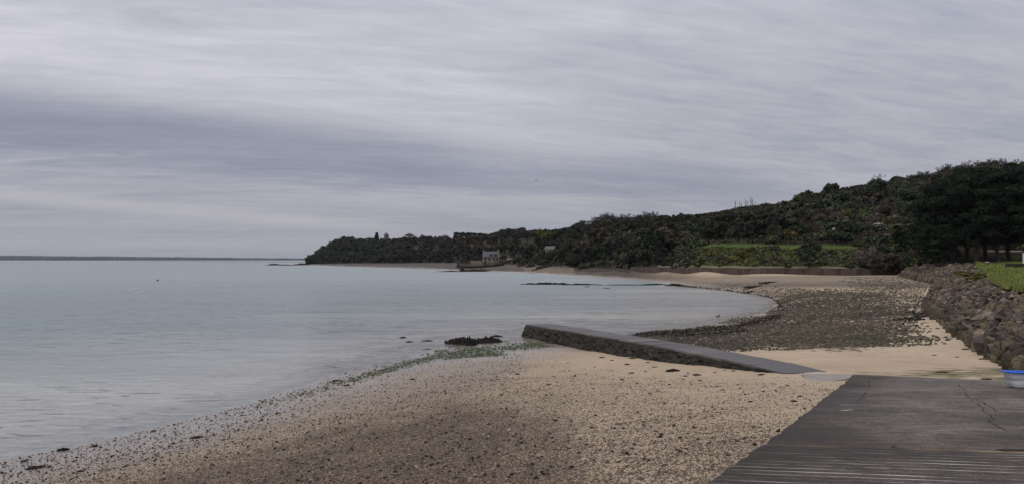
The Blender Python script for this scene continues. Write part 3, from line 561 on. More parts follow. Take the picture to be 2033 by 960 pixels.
# ------------------------------------------------------------------ foliage builders
def ico(sub=1):
    bm = bmesh.new(); bmesh.ops.create_icosphere(bm, subdivisions=sub, radius=1); v = np.array([q.co[:] for q in bm.verts]); f = np.array([[q.index for q in p.verts] for p in bm.faces]); bm.free(); return v, f
ICO1, ICOF1 = ico(1)
def crown_data(r, nl, lobes, leaf, core=.72, elong=1.0):
    """leaf-sized quads round several lobes, plus a small rough core in each lobe; returns verts, quads(as tris), leaf value"""
    VV, FF, LL = [], [], []; base = 0
    per = nl//len(lobes)
    for (c, rad) in lobes:
        c = np.array(c); rad = np.array(rad); tone = r.random()
        dv = r.normal(size=(per, 3)); dv /= np.linalg.norm(dv, axis=1)[:, None]; dv[:, 2] = np.where(dv[:, 2] < -.5, -dv[:, 2], dv[:, 2])
        p = c+dv*rad*(r.uniform(.68, 1.12, (per, 1)))
        nrm = dv+r.normal(size=(per, 3))*.55; nrm /= np.linalg.norm(nrm, axis=1)[:, None]
        a = np.cross(nrm, r.normal(size=(per, 3))); a /= np.linalg.norm(a, axis=1)[:, None]+1e-9; b = np.cross(nrm, a)
        s = leaf*r.uniform(.55, 1.35, (per, 1)); a = a*s*elong; b = b*s/elong
        q = np.stack([p-a*.9-b*.4, p+a*.3-b, p+a+b*.3, p-a*.2+b], 1).reshape(-1, 3)
        i = base+np.arange(per)[:, None]*4; f = np.concatenate([i+[[0, 1, 2]], i+[[0, 2, 3]]]); VV.append(q); FF.append(f)
        LL.append(np.repeat(np.clip(.45*tone+.55*r.random(per), 0, 1), 4)); base += per*4
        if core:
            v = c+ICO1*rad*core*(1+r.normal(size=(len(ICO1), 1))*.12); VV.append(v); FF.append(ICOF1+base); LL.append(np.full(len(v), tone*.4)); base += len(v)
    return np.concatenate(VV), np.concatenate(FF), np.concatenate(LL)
def bush_lobes(r, n=8, flat=.8):
    L = [((0, 0, .45*flat), (.62, .62, .55*flat))]
    for i in range(n):
        a = 2*math.pi*i/n+r.normal()*.4; d = r.uniform(.35, .75); s = r.uniform(.28, .46); L.append(((math.cos(a)*d, math.sin(a)*d, r.uniform(.2, .95)*flat), (s, s, s*.9)))
    return L
def tree_lobes(r, n=9):
    L = [((0, 0, 1.25), (.62, .62, .72))]
    for i in range(n):
        a = 2*math.pi*i/n*1.6+r.normal()*.4; d = r.uniform(.3, .7); s = r.uniform(.28, .45); L.append(((math.cos(a)*d, math.sin(a)*d, r.uniform(.55, 1.95)), (s, s, s)))
    return L
r1 = np.random.default_rng(3)
BUSH = [crown_data(r1, 620, bush_lobes(r1), .115) for _ in range(4)]; BUSHLO = [crown_data(r1, 190, bush_lobes(r1, 5), .19) for _ in range(4)]
TREE = [crown_data(r1, 620, tree_lobes(r1), .125) for _ in range(4)]; TREELO = [crown_data(r1, 200, tree_lobes(r1, 6), .2) for _ in range(4)]
WISP = [crown_data(r1, 900, bush_lobes(r1), .075, core=.55, elong=1.7) for _ in range(3)]
CONE = crown_data(r1, 900, [((0, 0, z), (.36*(1.05-z/3.4), .36*(1.05-z/3.4), .3)) for z in np.linspace(.25, 3.1, 10)], .12)
def tomesh(name, d, mt): return mesh(name, d[0], d[1], mt, False, dict(leaf=d[2]))
MC = {}
def crown_mesh(shape, i, mk_):
    key = (shape, i, mk_)
    if key not in MC: MC[key] = tomesh('crown', {'bush': BUSH, 'tree': TREE, 'wisp': WISP, 'cone': [CONE]}[shape][i], M[mk_])
    return MC[key]
b = MB(); b.tube((0, 0, -.3), (.03, 0, 1.0), .07, .045, 6); b.tube((.03, 0, .6), (.3, .1, 1.2), .035, .02, 5); b.tube((.03, 0, .5), (-.25, -.1, 1.1), .035, .02, 5); TRUNK = b.me('trunk', M['bark'])
# -- scatter of scrub and trees over the hill
r2 = np.random.default_rng(11)
cand = []     # (app size, x, y, z, r, zscale, shape, mat, px, py)
def zone_kind(px, py, t_):
    u = r2.random()
    if px < 765: return ('tree', 'evergreen') if u < .75 else ('tree', 'wood')
    if px < 960: return ('tree', 'brownwood') if u < .62-.9*max(0, (py-488)/30) else (('tree', 'wood') if u < .85 else ('bush', 'evergreen'))
    if px < 1330:
        if u < .42: return ('tree', 'wood')
        if u < .62: return ('tree', 'evergreen')
        if u < .80: return ('tree', 'brown')
        if u < .92: return ('bush', 'green')
        return ('bush', 'brownwood')
    if px < 1540 and t_ > .3:
        return ('tree', 'wood') if u < .35 else (('bush', 'brown') if u < .6 else (('tree', 'evergreen') if u < .85 else ('bush', 'green')))
    if t_ < .25: return ('bush', 'green') if u < .42 else (('wisp', 'brown') if u < .68 else (('wisp', 'grey') if u < .8 else (('bush', 'evergreen') if u < .95 else ('bush', 'blossom'))))
    if px > 1790: return ('bush', 'evergreen') if u < .5 else (('bush', 'green') if u < .68 else (('wisp', 'brown') if u < .9 else ('wisp', 'grey')))
    return ('bush', 'evergreen') if u < .26 else (('bush', 'green') if u < .50 else (('wisp', 'brown') if u < .74 else (('wisp', 'grey') if u < .86 else (('bush', 'blossom') if u < .95 else ('wisp', 'gorse')))))
SK = np.array([(606,522),(625,500),(640,490),(655,481),(675,475),(690,471),(700,473),(720,479),(745,476),(757,478),(770,482),(850,481),(866,475),(900,473),(960,466),(1000,459),(1040,456),(1100,460),(1130,453),(1160,446),(1200,437),(1270,438),(1310,430),(1345,428),(1400,426),(1440,424),(1500,421),(1545,410),(1570,398),(1592,384),(1600,380),(1625,384),(1650,376),(1668,380),(1690,385),(1720,372),(1745,357),(1760,362),(1785,358),(1800,364),(1840,358),(1865,347),(1880,333),(2033,320),(2300,318)], float)
def scatter(n, p0, p1, t0, t1, rlo, rhi, skip=None, zs=(.8, 1.25)):
    P = r2.uniform(p0, p1, n); T = r2.uniform(t0, t1, n); x, y, z = hill_at(P, T); qx, qy = to_px(x, y, z)
    for i in range(n):
        if skip and skip(qx[i], qy[i], T[i]): continue
        sh, mt = zone_kind(qx[i], qy[i], T[i]); r_ = r2.uniform(rlo, rhi)*(1 if sh != 'tree' else 1.0)
        zz_ = r_*r2.uniform(*zs); hpx_ = F*zz_*(2.25 if sh == 'tree' else 1.1)/y[i]; room = qy[i]-np.interp(qx[i], SK[:, 0], SK[:, 1])+5*r2.random()-2+9*(float(vnoise(np.array(qx[i]*.085), np.array(.5), 7))-.45)
        if room < 4: continue
        if hpx_ > room: f_ = max(room/hpx_, .3); zz_ *= f_; r_ *= f_**.5
        cand.append((r_/y[i], x[i], y[i], z[i], r_, zz_, sh, mt, qx[i], qy[i]))
fieldskip = lambda a, b_, c_: (758 < a < 960 and c_ > .80) or (1340 < a < 1535 and c_ > .84)
scatter(480, 610, 960, .0, .95, 2.6, 4.6, fieldskip, (.6, .9)); scatter(620, 950, 1330, .0, .98, 1.8, 3.5, lambda a, b_, c_: (925 < a < 1030 and b_ > 505) or (1060 < a < 1110 and b_ > 495 and c_ < .3), (.7, 1.05))
scatter(260, 1330, 1545, .31, .9, 1.2, 2.3, fieldskip, (.7, 1.0)); scatter(520, 1520, 2150, .30, 1.02, 1.2, 2.8, None); scatter(120, 1385, 1800, .012, .19, .4, 1.1, None, (.5, .9)); scatter(160, 2150, 2690, .22, 1.0, 1.6, 3.2, None); scatter(14, 1540, 1800, .34, .9, 2.8, 4.0, None, (.6, .9)); scatter(70, 1325, 1392, .0, .36, .9, 1.9, None, (.7, 1.0)); scatter(60, 1720, 1880, .0, .25, 1.3, 2.5, None, (.8, 1.3))
for px_, py_, r_, sh, mt in [(1607, 531, 2.2, 'tree', 'evergreen'), (1604, 520, 1.9, 'tree', 'evergreen'), (1280, 517, 2.6, 'bush', 'blossom'), (1300, 505, 2.4, 'bush', 'blossom'), (1275, 495, 2.3, 'bush', 'blossom'), (1250, 470, 2.5, 'bush', 'blossom'), (1350, 455, 2.5, 'bush', 'blossom'), (1235, 478, 2.0, 'bush', 'blossom'),
                      (1475, 510, 1.7, 'bush', 'yellow'), (1460, 520, 1.5, 'bush', 'yellow'), (1490, 502, 1.4, 'bush', 'yellow'), (1400, 512, 1.8, 'wisp', 'gorse'), (1540, 497, 1.5, 'bush', 'blossom'), (1360, 520, 1.5, 'bush', 'blossom'), (1590, 410, 1.6, 'bush', 'blossom'), (1612, 412, 1.7, 'bush', 'blossom'), (1600, 404, 1.7, 'tree', 'evergreen'),
                      (1648, 398, 2.4, 'tree', 'evergreen'), (1670, 442, 2.0, 'bush', 'blossom'), (1680, 430, 1.9, 'bush', 'blossom'), (1740, 480, 1.6, 'wisp', 'gorse'), (1700, 488, 1.2, 'wisp', 'gorse'), (1760, 478, 1.6, 'bush', 'blossom'), (1050, 508, 4.0, 'wisp', 'yellow'), (1080, 487, 3.6, 'tree', 'yellow'), (1510, 438, 2.6, 'bush', 'green'), (1785, 365, 2.6, 'bush', 'evergreen'), (1745, 372, 2.8, 'bush', 'green'), (1640, 476, 1.8, 'bush', 'green'), (1770, 412, 2.2, 'bush', 'blossom'),
                      (1790, 535, 2.6, 'bush', 'evergreen'), (1765, 540, 2.2, 'bush', 'brown'), (1815, 528, 2.6, 'bush', 'evergreen'), (1835, 524, 2.2, 'bush', 'green'), (1855, 518, 2.0, 'bush', 'evergreen'), (1740, 542, 1.8, 'wisp', 'brown'), (1800, 512, 3.0, 'tree', 'evergreen'), (1085, 520, 2.2, 'tree', 'evergreen'), (1096, 522, 2.4, 'tree', 'wood'), (1106, 519, 2.3, 'tree', 'evergreen'), (1078, 524, 2.0, 'bush', 'green'), (1070, 527, 1.8, 'bush', 'evergreen'), (1092, 527, 2.0, 'bush', 'evergreen')]:
    x, y, z = hill_find(px_, py_); cand.append((9, x, y, z, r_, r_, sh, mt, px_, py_))
cand.sort(key=lambda q: -q[0])
hillc = [c for c in cand if 1330 < c[8] < 2060][:285]; woodc = [c for c in cand if c[8] <= 1330][:230]
chosen = set(id(c) for c in hillc+woodc)
KIND = {'evergreen': 'dark evergreen', 'green': 'mid green', 'brown': 'bare brown', 'grey': 'bare grey', 'gorse': 'yellow flecked gorse', 'blossom': 'pale blossoming', 'yellow': 'bright yellow green spring', 'wood': 'dark olive woodland', 'brownwood': 'reddish brown leafless'}
SHN = {'bush': 'shrub', 'tree': 'tree', 'wisp': 'thicket', 'cone': 'tree'}
def region(px, py):
    if px < 765: return 'on the headland tip'
    if px < 960: return 'on the headland behind the far beach'
    if px < 1130: return 'on the hillside round the house'
    if px < 1195: return 'right of the house'
    if px < 1265: return 'under the bare skyline trees'
    if px < 1330: return 'above the sea wall end'
    if py > 493 and px < 1800: return 'between sea wall and path'
    if px < 1540: return 'below the bare saplings'
    if px < 1790: return 'above the path'
    if px < 1850: return 'just left of the pines'
    if px < 1950: return 'behind the left half of the pines'
    return 'behind the right half of the pines'
LAB = []
for c in hillc+woodc:
    _, x, y, z, r_, zs_, sh, mt, px_, py_ = c
    i = int(r2.integers(0, 3)); nm = {'bush': 'shrub', 'wisp': 'thicket', 'tree': 'hillside_tree'}[sh]
    e = empty(nm, (x, y, z-.15*r_), r2.uniform(0, 6.28)); e.scale = (r_, r_*r2.uniform(.85, 1.15), zs_)
    link(bpy.data.objects.new('crown', crown_mesh(sh, i, mt)), e); link(bpy.data.objects.new('trunk', TRUNK), e)
    lev = 'high' if py_ < np.interp(px_, [600, 960, 1330, 1790, 2033], [488, 475, 460, 400, 380]) else ('halfway up' if py_ < np.interp(px_, [600, 960, 1330, 1790, 2033], [503, 497, 490, 450, 440]) else 'low')
    sz_ = 'large' if r_/y > .0155 else ('small' if r_/y < .0075 else ''); LAB.append([px_, e, f"{sz_+' ' if sz_ else ''}{KIND[mt]} {SHN[sh]}", f'{lev} {region(px_, py_)}', 'tree' if sh == 'tree' else 'shrub', f'{KIND[mt]} {SHN[sh]}s {region(px_, py_)}'])
ORD = ['leftmost', 'second from left', 'third from left', 'fourth from left', 'fifth from left', 'sixth from left', 'seventh from left', 'eighth from left', 'ninth from left', 'tenth from left']
by = {}
for q in sorted(LAB, key=lambda q: q[0]): by.setdefault((q[2], q[3]), []).append(q)
for (a_, b_), q in by.items():
    for i, it in enumerate(q):
        lab = f'{a_} {b_}' if len(q) == 1 or len(q) > 12 else (f'{ORD[i]} {a_} {b_}' if i < 10 else f'rightmost {a_} {b_}' if i == len(q)-1 else f'eleventh {a_} {b_}')
        tag(it[1], lab, it[4], it[5])
def merge(lst, name, mats, kindlabel=None, parent=None, extra=None):
    VV, FF, LL, MI = [], [], [], []; b_ = 0
    for (d, loc, rz, sc_, mi_) in lst:
        v = d[0]*np.array(sc_); c_, s_ = math.cos(rz), math.sin(rz); v = np.stack([v[:, 0]*c_-v[:, 1]*s_, v[:, 0]*s_+v[:, 1]*c_, v[:, 2]], -1)+np.array(loc)
        VV.append(v); FF.append(d[1]+b_); LL.append(d[2]); MI.append(np.full(len(d[1]), mi_)); b_ += len(v)
    o = obj(name, mesh(name, np.concatenate(VV), np.concatenate(FF), mats, False, {extra or 'leaf': np.concatenate(LL)}, np.concatenate(MI)), parent)
    if not parent: o['kind'] = 'stuff'
    return o
mn = list(KIND)
rest = [c for c in cand if id(c) not in chosen]
L = [((TREELO if c[6] == 'tree' else BUSHLO)[int(r2.integers(0, 4))], (c[1], c[2], c[3]-.15*c[4]), r2.uniform(0, 6.28), (c[4], c[4], c[5]), mn.index(c[7])) for c in rest]
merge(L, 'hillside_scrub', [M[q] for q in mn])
# low undergrowth carpeting the slope
def carpet(name, n, p0, p1, t0, t1, lo, hi, mk_):
    P = r2.uniform(p0, p1, n); T = r2.uniform(t0, t1, n); x, y, z = hill_at(P, T); s = r2.uniform(lo, hi, n)*(.6+y/300)
    nrm = r2.normal(size=(n, 3)); nrm /= np.linalg.norm(nrm, axis=1)[:, None]; a = np.cross(nrm, r2.normal(size=(n, 3))); a /= np.linalg.norm(a, axis=1)[:, None]; b = np.cross(nrm, a)
    p = np.stack([x, y, z+s*r2.uniform(0, 1.3, n)], -1); a *= s[:, None]; b *= s[:, None]
    V = np.stack([p-a, p+a*.4-b*.8, p+b], 1).reshape(-1, 3); return tag(obj(name, mesh(name, V, np.arange(3*n).reshape(-1, 3), M[mk_], False, dict(leaf=np.repeat(r2.random(n), 3)))), kind='stuff')
carpet('undergrowth', 42000, 1330, 2150, .29, 1.0, .16, .42, 'wood'); carpet('undergrowth', 9000, 2150, 2690, .0, 1.0, .2, .5, 'wood'); carpet('undergrowth', 16000, 1350, 2150, .29, 1.0, .16, .4, 'brown'); carpet('undergrowth', 12000, 1350, 2150, .29, 1.0, .16, .4, 'green')
carpet('rough_grass', 9000, 1330, 1880, .02, .21, .08, .28, 'green'); carpet('rough_grass', 14000, 1400, 1790, .02, .21, .06, .2, 'blade'); carpet('bramble', 7000, 1330, 1880, .02, .205, .1, .3, 'brown'); carpet('woodland_floor', 16000, 608, 1340, .0, 1.0, .3, .8, 'wood')
# ------------------------------------------------------------------ bare trees
def bare_tree(seed, spread=.50, depth=8):
    r = random.Random(seed); tb, cb = MB(), MB()
    def grow(p, d, l, rad, k):
        q = p+d*l; (tb if k < 2 else cb).tube(p, q, rad, rad*.68, 5 if k < 2 else 3, False)
        if k >= depth: return
        for _ in range(3 if k in (0, 1, 2, 3) else 2):
            nd = (d+Vector((r.gauss(0, 1), r.gauss(0, 1), r.gauss(.12, .6)))*spread).normalized(); nd.z = max(nd.z, -.15); grow(q, nd, l*r.uniform(.66, .86), max(rad*.64, .019), k+1)
    grow(Vector((0, 0, -.3)), Vector((r.gauss(0, .06), r.gauss(0, .06), 1)).normalized(), .8, .075, 0)
    return tb.me('trunk', M['twig']), cb.me('crown', M['twig'])
BT = [bare_tree(s) for s in (2, 5, 9, 14, 21)]
def unit_h(m): return max(v.co.z for v in m.vertices)
def place_bare(i, px, top, d, h, label, group, wd=1.0):
    tm, cm = BT[i % 5]; s = h/unit_h(cm); e = empty('bare_tree', ad(px, d, zy(top, d)-h+.3*s*0), random.uniform(0, 6)); e.scale = (s*wd, s*wd, s)
    link(bpy.data.objects.new('trunk', tm), e); link(bpy.data.objects.new('crown', cm), e); tag(e, label, 'tree', group)
for i, (px, top, d, h, lab) in enumerate([
    (680, 470, 690, 9, 'small leafless tree at the left shoulder of the dark headland wood'), (813, 462, 700, 8.5, 'round leafless tree on the headland field, nearest the tower'), (838, 465, 700, 7.5, 'round leafless tree on the headland field, second from the tower'), (882, 465, 705, 8, 'leafless tree on the headland skyline just left of the dark block of trees'),
    (1150, 437, 400, 9, 'lone leafless tree on the skyline above the mid hillside, left of the big clump'), (1163, 436, 400, 8, 'small leafless tree beside the lone one on the mid skyline'), (1202, 424, 385, 12, 'leftmost tree of the bare skyline clump'), (1216, 421, 385, 12, 'leafless tree at the highest point of the bare skyline clump'), (1230, 425, 382, 11.5, 'leafless tree at the centre of the bare skyline clump'),
    (1245, 423, 380, 12, 'leafless tree right of centre in the bare skyline clump'), (1258, 428, 380, 11, 'rightmost tree of the bare skyline clump'), (1288, 419, 375, 13, 'isolated wide leafless tree right of the bare skyline clump'), (1302, 424, 372, 11, 'leafless ivy hung tree just right of the isolated wide tree'),
    (1444, 416, 345, 4, 'tiny leafless bush left of the row of thin saplings'), (1752, 345, 236, 8.5, 'leafless tree rising behind a green bush on the right hill crest'), (1812, 345, 232, 6, 'low leafless shrub tree on the right hill crest'), (1837, 338, 230, 7.5, 'leafless tree on the crest just left of the pines'), (1826, 343, 231, 6, 'slender leafless tree between two others on the crest left of the pines'),
    (1895, 322, 222, 9, 'leafless tree rising over the leftmost pine crown'), (1918, 318, 222, 9, 'leafless tree poking above the second pine from the left'), (1948, 318, 220, 9, 'leafless tree between two pine tops on the skyline'), (1975, 314, 220, 9.5, 'leafless tree top above the middle pines'), (1995, 316, 220, 9.5, 'leafless tree top near the right frame edge above the pines')]):
    place_bare(i, px, top, d, h, lab, None, 1.5 if 1140 < px < 1310 else 1.25)
SAP = []
for s in range(3):
    r = random.Random(s+40); tb, cb = MB(), MB(); tb.tube((0, 0, -.2), (.03, 0, 3.6), .10, .05, 5)
    for q in range(16): z = 1.0+q*.18; a = r.uniform(0, 6.28); cb.tube((0, 0, z), (math.cos(a)*.35, math.sin(a)*.35, z+.8), .035, .02, 3, False)
    SAP.append((tb.me('trunk', M['twig']), cb.me('crown', M['twig'])))
for i, (px, h) in enumerate([(1460, 4), (1468, 3.2), (1471.5, 3.2), (1480, 4), (1484, 3.6), (1490.5, 4.4), (1493.5, 4.2), (1499, 3)]):
    x, y, z = [float(q[0]) for q in hill_at([px], [.985])]; e = empty('sapling', (x, y, z)); e.scale = (h/3.3,)*3; a, c_ = SAP[i % 3]
    link(bpy.data.objects.new('trunk', a), e); link(bpy.data.objects.new('crown', c_), e); tag(e, 'thin upright bare sapling in the row standing on the field skyline', 'tree', 'row of thin bare saplings on the field skyline')
# cypress and dark block on the headland
e = empty('conifer', (*hill_find(748, 483)[:2], hill_find(748, 483)[2])); e.scale = (8.5, 8.5, 2.9)
link(bpy.data.objects.new('crown', crown_mesh('cone', 0, 'pine')), e); link(bpy.data.objects.new('trunk', TRUNK), e); tag(e, 'tall dark pointed conifer beside the tower on the headland', 'tree')
for i, px in enumerate((905, 914, 923, 932, 941, 950, 958)):
    x, y, z = [float(q[0]) for q in hill_at([px], [1.0])]; e = empty('dense_tree', (x, y, z)); hh = zy(459.5+i*.4, y)-z; e.scale = (3.2, 3.2, hh/2.25)
    link(bpy.data.objects.new('crown', crown_mesh('tree', i % 4, 'pine')), e); link(bpy.data.objects.new('trunk', TRUNK), e); tag(e, 'dense dark tree in the flat topped block on the headland skyline', 'tree', 'flat topped block of dark trees on the headland skyline')
for i, px in enumerate((655, 664, 674, 686, 697, 708, 720, 735)):
    x, y, z = [float(q[0]) for q in hill_at([px], [.93])]; e = empty('dense_tree', (x, y, z)); hh = zy([492, 484, 474, 469, 471, 477, 473, 472][i], y)-z; e.scale = (4.6, 4.6, max(2, hh/2.2))
    link(bpy.data.objects.new('crown', crown_mesh('tree', i % 4, 'evergreen')), e); link(bpy.data.objects.new('trunk', TRUNK), e); tag(e, 'rounded dark evergreen tree along the top of the headland wood', 'tree', 'rounded dark evergreens along the top of the headland wood')
# ------------------------------------------------------------------ pines beside the lawn
def pine(seed):
    r = np.random.default_rng(seed); rr_ = random.Random(seed); tb = MB(); p = Vector((0, 0, -.5)); pts = [p]
    for q in range(7): p = p+Vector((rr_.gauss(0, .18), rr_.gauss(0, .15), 1.75)); pts.append(p)
    for q in range(7): tb.tube(pts[q], pts[q+1], .30-.033*q, .30-.033*(q+1), 8, q == 6)
    lb = []
    for q in range(36):
        z = rr_.uniform(2.5, 12.4); a = rr_.uniform(0, 6.28); wv_ = 3.6*math.sin(math.pi*min(1, max(.1, (z-1.2)/12.6)))**.6; d = rr_.uniform(.35, 1)*wv_; s = rr_.uniform(.8, 1.5)
        c_ = (math.cos(a)*d, math.sin(a)*d, z); lb.append((c_, (s*1.15, s*1.15, s*.62))); k_ = min(6, int(z/1.8)); tb.tube(pts[k_], (c_[0]*.85, c_[1]*.85, c_[2]-.2), .09, .035, 5, False)
    d = crown_data(r, 36*180, lb, .15, core=.6, elong=1.8); return tb.me('trunk', M['bark']), tomesh('crown', d, M['pine'])
PN = [pine(s) for s in (1, 2, 3)]
PL = ['second from the left in the front row', 'third from the left in the front row', 'fourth in the front row, by the pale house', 'fifth in the front row', 'sixth in the front row', 'seventh in the front row', 'eighth in the front row', 'ninth in the front row', 'tenth in the front row, at the frame edge', 'just outside the right edge', 'farther outside the right edge', 'leftmost of the tall back row', 'second of the back row', 'third of the back row', 'rightmost of the back row', 'short one at the far left', 'short one left of the boulders']
for i, (px, d, top) in enumerate([(1852, 129, 385), (1872, 126, 352), (1893, 122, 345), (1917, 125, 334), (1936, 119, 338), (1958, 122, 324), (1984, 118, 330), (2008, 121, 318), (2040, 117, 322), (2075, 120, 318), (2120, 118, 320), (1885, 142, 340), (1930, 145, 326), (1975, 142, 320), (2025, 145, 314), (1843, 138, 420), (1862, 119, 440)]):
    x, y, z = ad(px, d, 0); ts = np.linspace(0, .6, 200); a, b_, c_ = hill_at(np.full(200, float(px)), ts); z = float(c_[int(np.argmin(np.abs(b_-d)))])
    hgt_ = zy(top, d)-z; s = hgt_/13.4; e = empty('pine_tree', (x, y, z-.1), i*1.3); e.scale = (max(s, .8), max(s, .8), s); tm, cm = PN[i % 3]
    link(bpy.data.objects.new('trunk', tm), e); link(bpy.data.objects.new('crown', cm), e)
    tag(e, 'tall dark pine beyond the lawn, ' + PL[i], 'tree', 'dark pines of the grove beyond the lawn')
# ------------------------------------------------------------------ buildings
def gable_roof(b, x0, x1, y0, y1, z0, z1, hip=0.0):
    ym = (y0+y1)/2; b.add([(x0, y0, z0), (x1, y0, z0), (x1, y1, z0), (x0, y1, z0), (x0+hip, ym, z1), (x1-hip, ym, z1)], [(0, 1, 5, 4), (2, 3, 4, 5), (0, 4, 3), (1, 2, 5), (0, 3, 2, 1)])
hd = 362.0; hz0 = 2.0
e = empty('beach_house', ad(975, hd, hz0), R(6)); tag(e, 'pale stone house with grey slate roof, dormers and chimneys behind the timber piles', 'house')
b = MB(); b.box((0, 0, 2.1), (7.6, 5.4, 4.2)); b.build('wall', M['stonewall'], e)
g2 = MB(); g2.add([(-3.8, -2.7, 4.2), (-3.8, 2.7, 4.2), (-3.8, 0, 6.0), (-3.5, -2.7, 4.2), (-3.5, 2.7, 4.2), (-3.5, 0, 6.0)], [(0, 2, 1), (3, 4, 5), (0, 3, 5, 2), (1, 2, 5, 4)]); g2.build('gable', M['stonewall'], e)
b = MB(); gable_roof(b, -4.1, 4.1, -3.1, 3.1, 4.22, 6.7, 1.0); rf = b.build('roof', M['roof'], e)
for x in (-3.6, 3.6): q = MB(); q.box((x, .1, 6.6), (.55, .9, 1.6)); q.build('chimney', M['stonewall'], rf)
for x in (-.2, 1.9):
    q = MB(); q.box((x, -2.2, 5.0), (.9, 1.5, 1.2)); dm = q.build('dormer', M['frame'], e); q = MB(); gable_roof(q, x-.6, x+.6, -3.05, -1.4, 5.61, 6.1); q.build('dormer_roof', M['roof'], dm); q = MB(); q.box((x, -2.97, 5.0), (.6, .05, .8)); q.build('pane', M['glassdark'], dm)
for x, z, h_ in ((-3.0, 3.2, 1.1), (-2.9, 1.3, 1.6), (-1.2, 3.1, 1), (1.0, 3.1, 1), (2.6, 3.1, 1)):
    q = MB(); q.box((x, -2.72, z), (.95, .12, h_)); wn = q.build('window', M['frame'], e); q = MB(); q.box((x, -2.80, z), (.7, .04, h_-.25)); q.build('pane', M['glassdark'], wn)
q = MB(); q.box((-3.0, -2.78, 2.4), (1.5, .3, .14)); q.build('window_ledge', M['render'], e)
e = empty('outbuilding', ad(946, hd-4, hz0)); tag(e, 'low pale flat roofed annexe left of the slate roofed house', 'building'); b = MB(); b.box((0, 0, 1.2), (5.4, 3, 2.4)); b.build('wall', M['stonewall'], e); b = MB(); b.box((0, 0, 2.49), (5.7, 3.3, .16)); b.build('roof', M['roofgrey'], e)
e = empty('hillside_house', hill_find(1093, 508)); e.rotation_euler = (0, 0, R(-18)); e.scale = (.72,)*3; tag(e, 'house with pale pinkish grey roof half hidden in trees above the dark outcrop', 'house')
b = MB(); b.box((0, 0, 2), (5, 5, 4)); b.build('wall', M['stonewall'], e); b = MB(); gable_roof(b, -2.9, 2.9, -3, 3, 4.02, 5.9); b.build('roof', M['roofgrey'], e)
for x in (-1.3, 1.3): q = MB(); q.box((x, -2.53, 2.5), (.9, .12, 1.2)); wn = q.build('window', M['frame'], e); q = MB(); q.box((x, -2.61, 2.5), (.65, .04, .95)); q.build('pane', M['glassdark'], wn)
tx, ty, tz = hill_find(767, 477); tz += .0
e = empty('tower', (tx, ty, zy(477, ty))); tag(e, 'round stone tower with pointed slate roof on the headland field', 'tower')
b = MB(); b.tube((0, 0, -1.5), (0, 0, 4.6), 2.3, 2.1, 12); b.build('wall', M['tower'], e); b = MB(); b.tube((0, 0, 4.55), (0, 0, 7.2), 2.75, .05, 12); b.build('roof', M['roofgrey'], e)
q = MB(); q.box((.3, -2.2, 3.2), (.7, .25, 1.1)); q.build('window', M['glassdark'], e); q = MB(); q.box((-2.6, -.5, .3), (3.6, 3.4, 3)); an = q.build('annexe', M['tower'], e); q = MB(); q.box((-2.6, -.5, 1.9), (3.9, 3.7, .2)); q.build('annexe_roof', M['roofgrey'], an)
e = empty('far_barn', (*hill_find(812, 478)[:2], zy(477.5, hill_find(812, 478)[1]))); tag(e, 'tiny low dark roofed farm building under the headland trees right of the tower', 'building'); b = MB(); b.box((0, 0, .6), (9, 5, 1.6)); b.build('wall', M['tower'], e); b = MB(); gable_roof(b, -4.8, 4.8, -2.8, 2.8, 1.41, 2.9); b.build('roof', M['roofgrey'], e)
e = empty('pale_house', ad(1887, 150, 5.8), R(12)); tag(e, 'pale house wall glimpsed between the pine trunks at the left end of the grove', 'house')
b = MB(); b.box((0, 0, 1.6), (1.9, 2.5, 3.2)); b.build('wall', M['render'], e); b = MB(); gable_roof(b, -1.2, 1.2, -1.5, 1.5, 3.22, 4.0); b.build('roof', M['roofgrey'], e); q = MB(); q.box((.4, -1.28, 1.6), (.5, .08, .8)); q.build('window', M['glassdark'], e)
# rail behind the pines
e = empty('roadside_rail', ad(1990, 133, 5.8)); tag(e, 'low pale roadside rail running behind the pine trunks', 'rail')
q = MB(); q.box((0, 0, .62), (20, .12, .22)); q.build('rail', M['render'], e)
for i in range(11): q = MB(); q.box((-9.7+i*1.94, .12, .1), (.12, .1, 1.1)); q.build('post', M['render'], e)
# small boat by the trees
bx, by, bz = hill_find(1013, 518); e = empty('small_boat', (bx, by, bz), R(10)); tag(e, 'small white boat with a stub mast laid up below the dark trees', 'boat')
vv = []; 
for xs, ww in ((-1.5, .45), (-.8, .7), (.3, .75), (1.1, .5), (1.7, .03)): vv += [(xs, -ww, 1.55), (xs, -ww*.55, .85), (xs, ww*.55, .85), (xs, ww, 1.55)]
obj('hull', mesh('hull', vv, grid_faces(5, 4), M['whitepaint'], False), e); q = MB(); q.box((-.1, 0, 1.56), (2.4, 1.1, .06)); q.build('deck', M['whitepaint'], e); q = MB(); q.tube((-.6, 0, 1.5), (-.7, 0, 3.4), .08, .05, 6); q.build('mast', M['whitepaint'], e)
for x in (-.9, .9): q = MB(); q.box((x, 0, .45), (.2, 1.2, .9)); q.build('trestle', M['pile'], e)
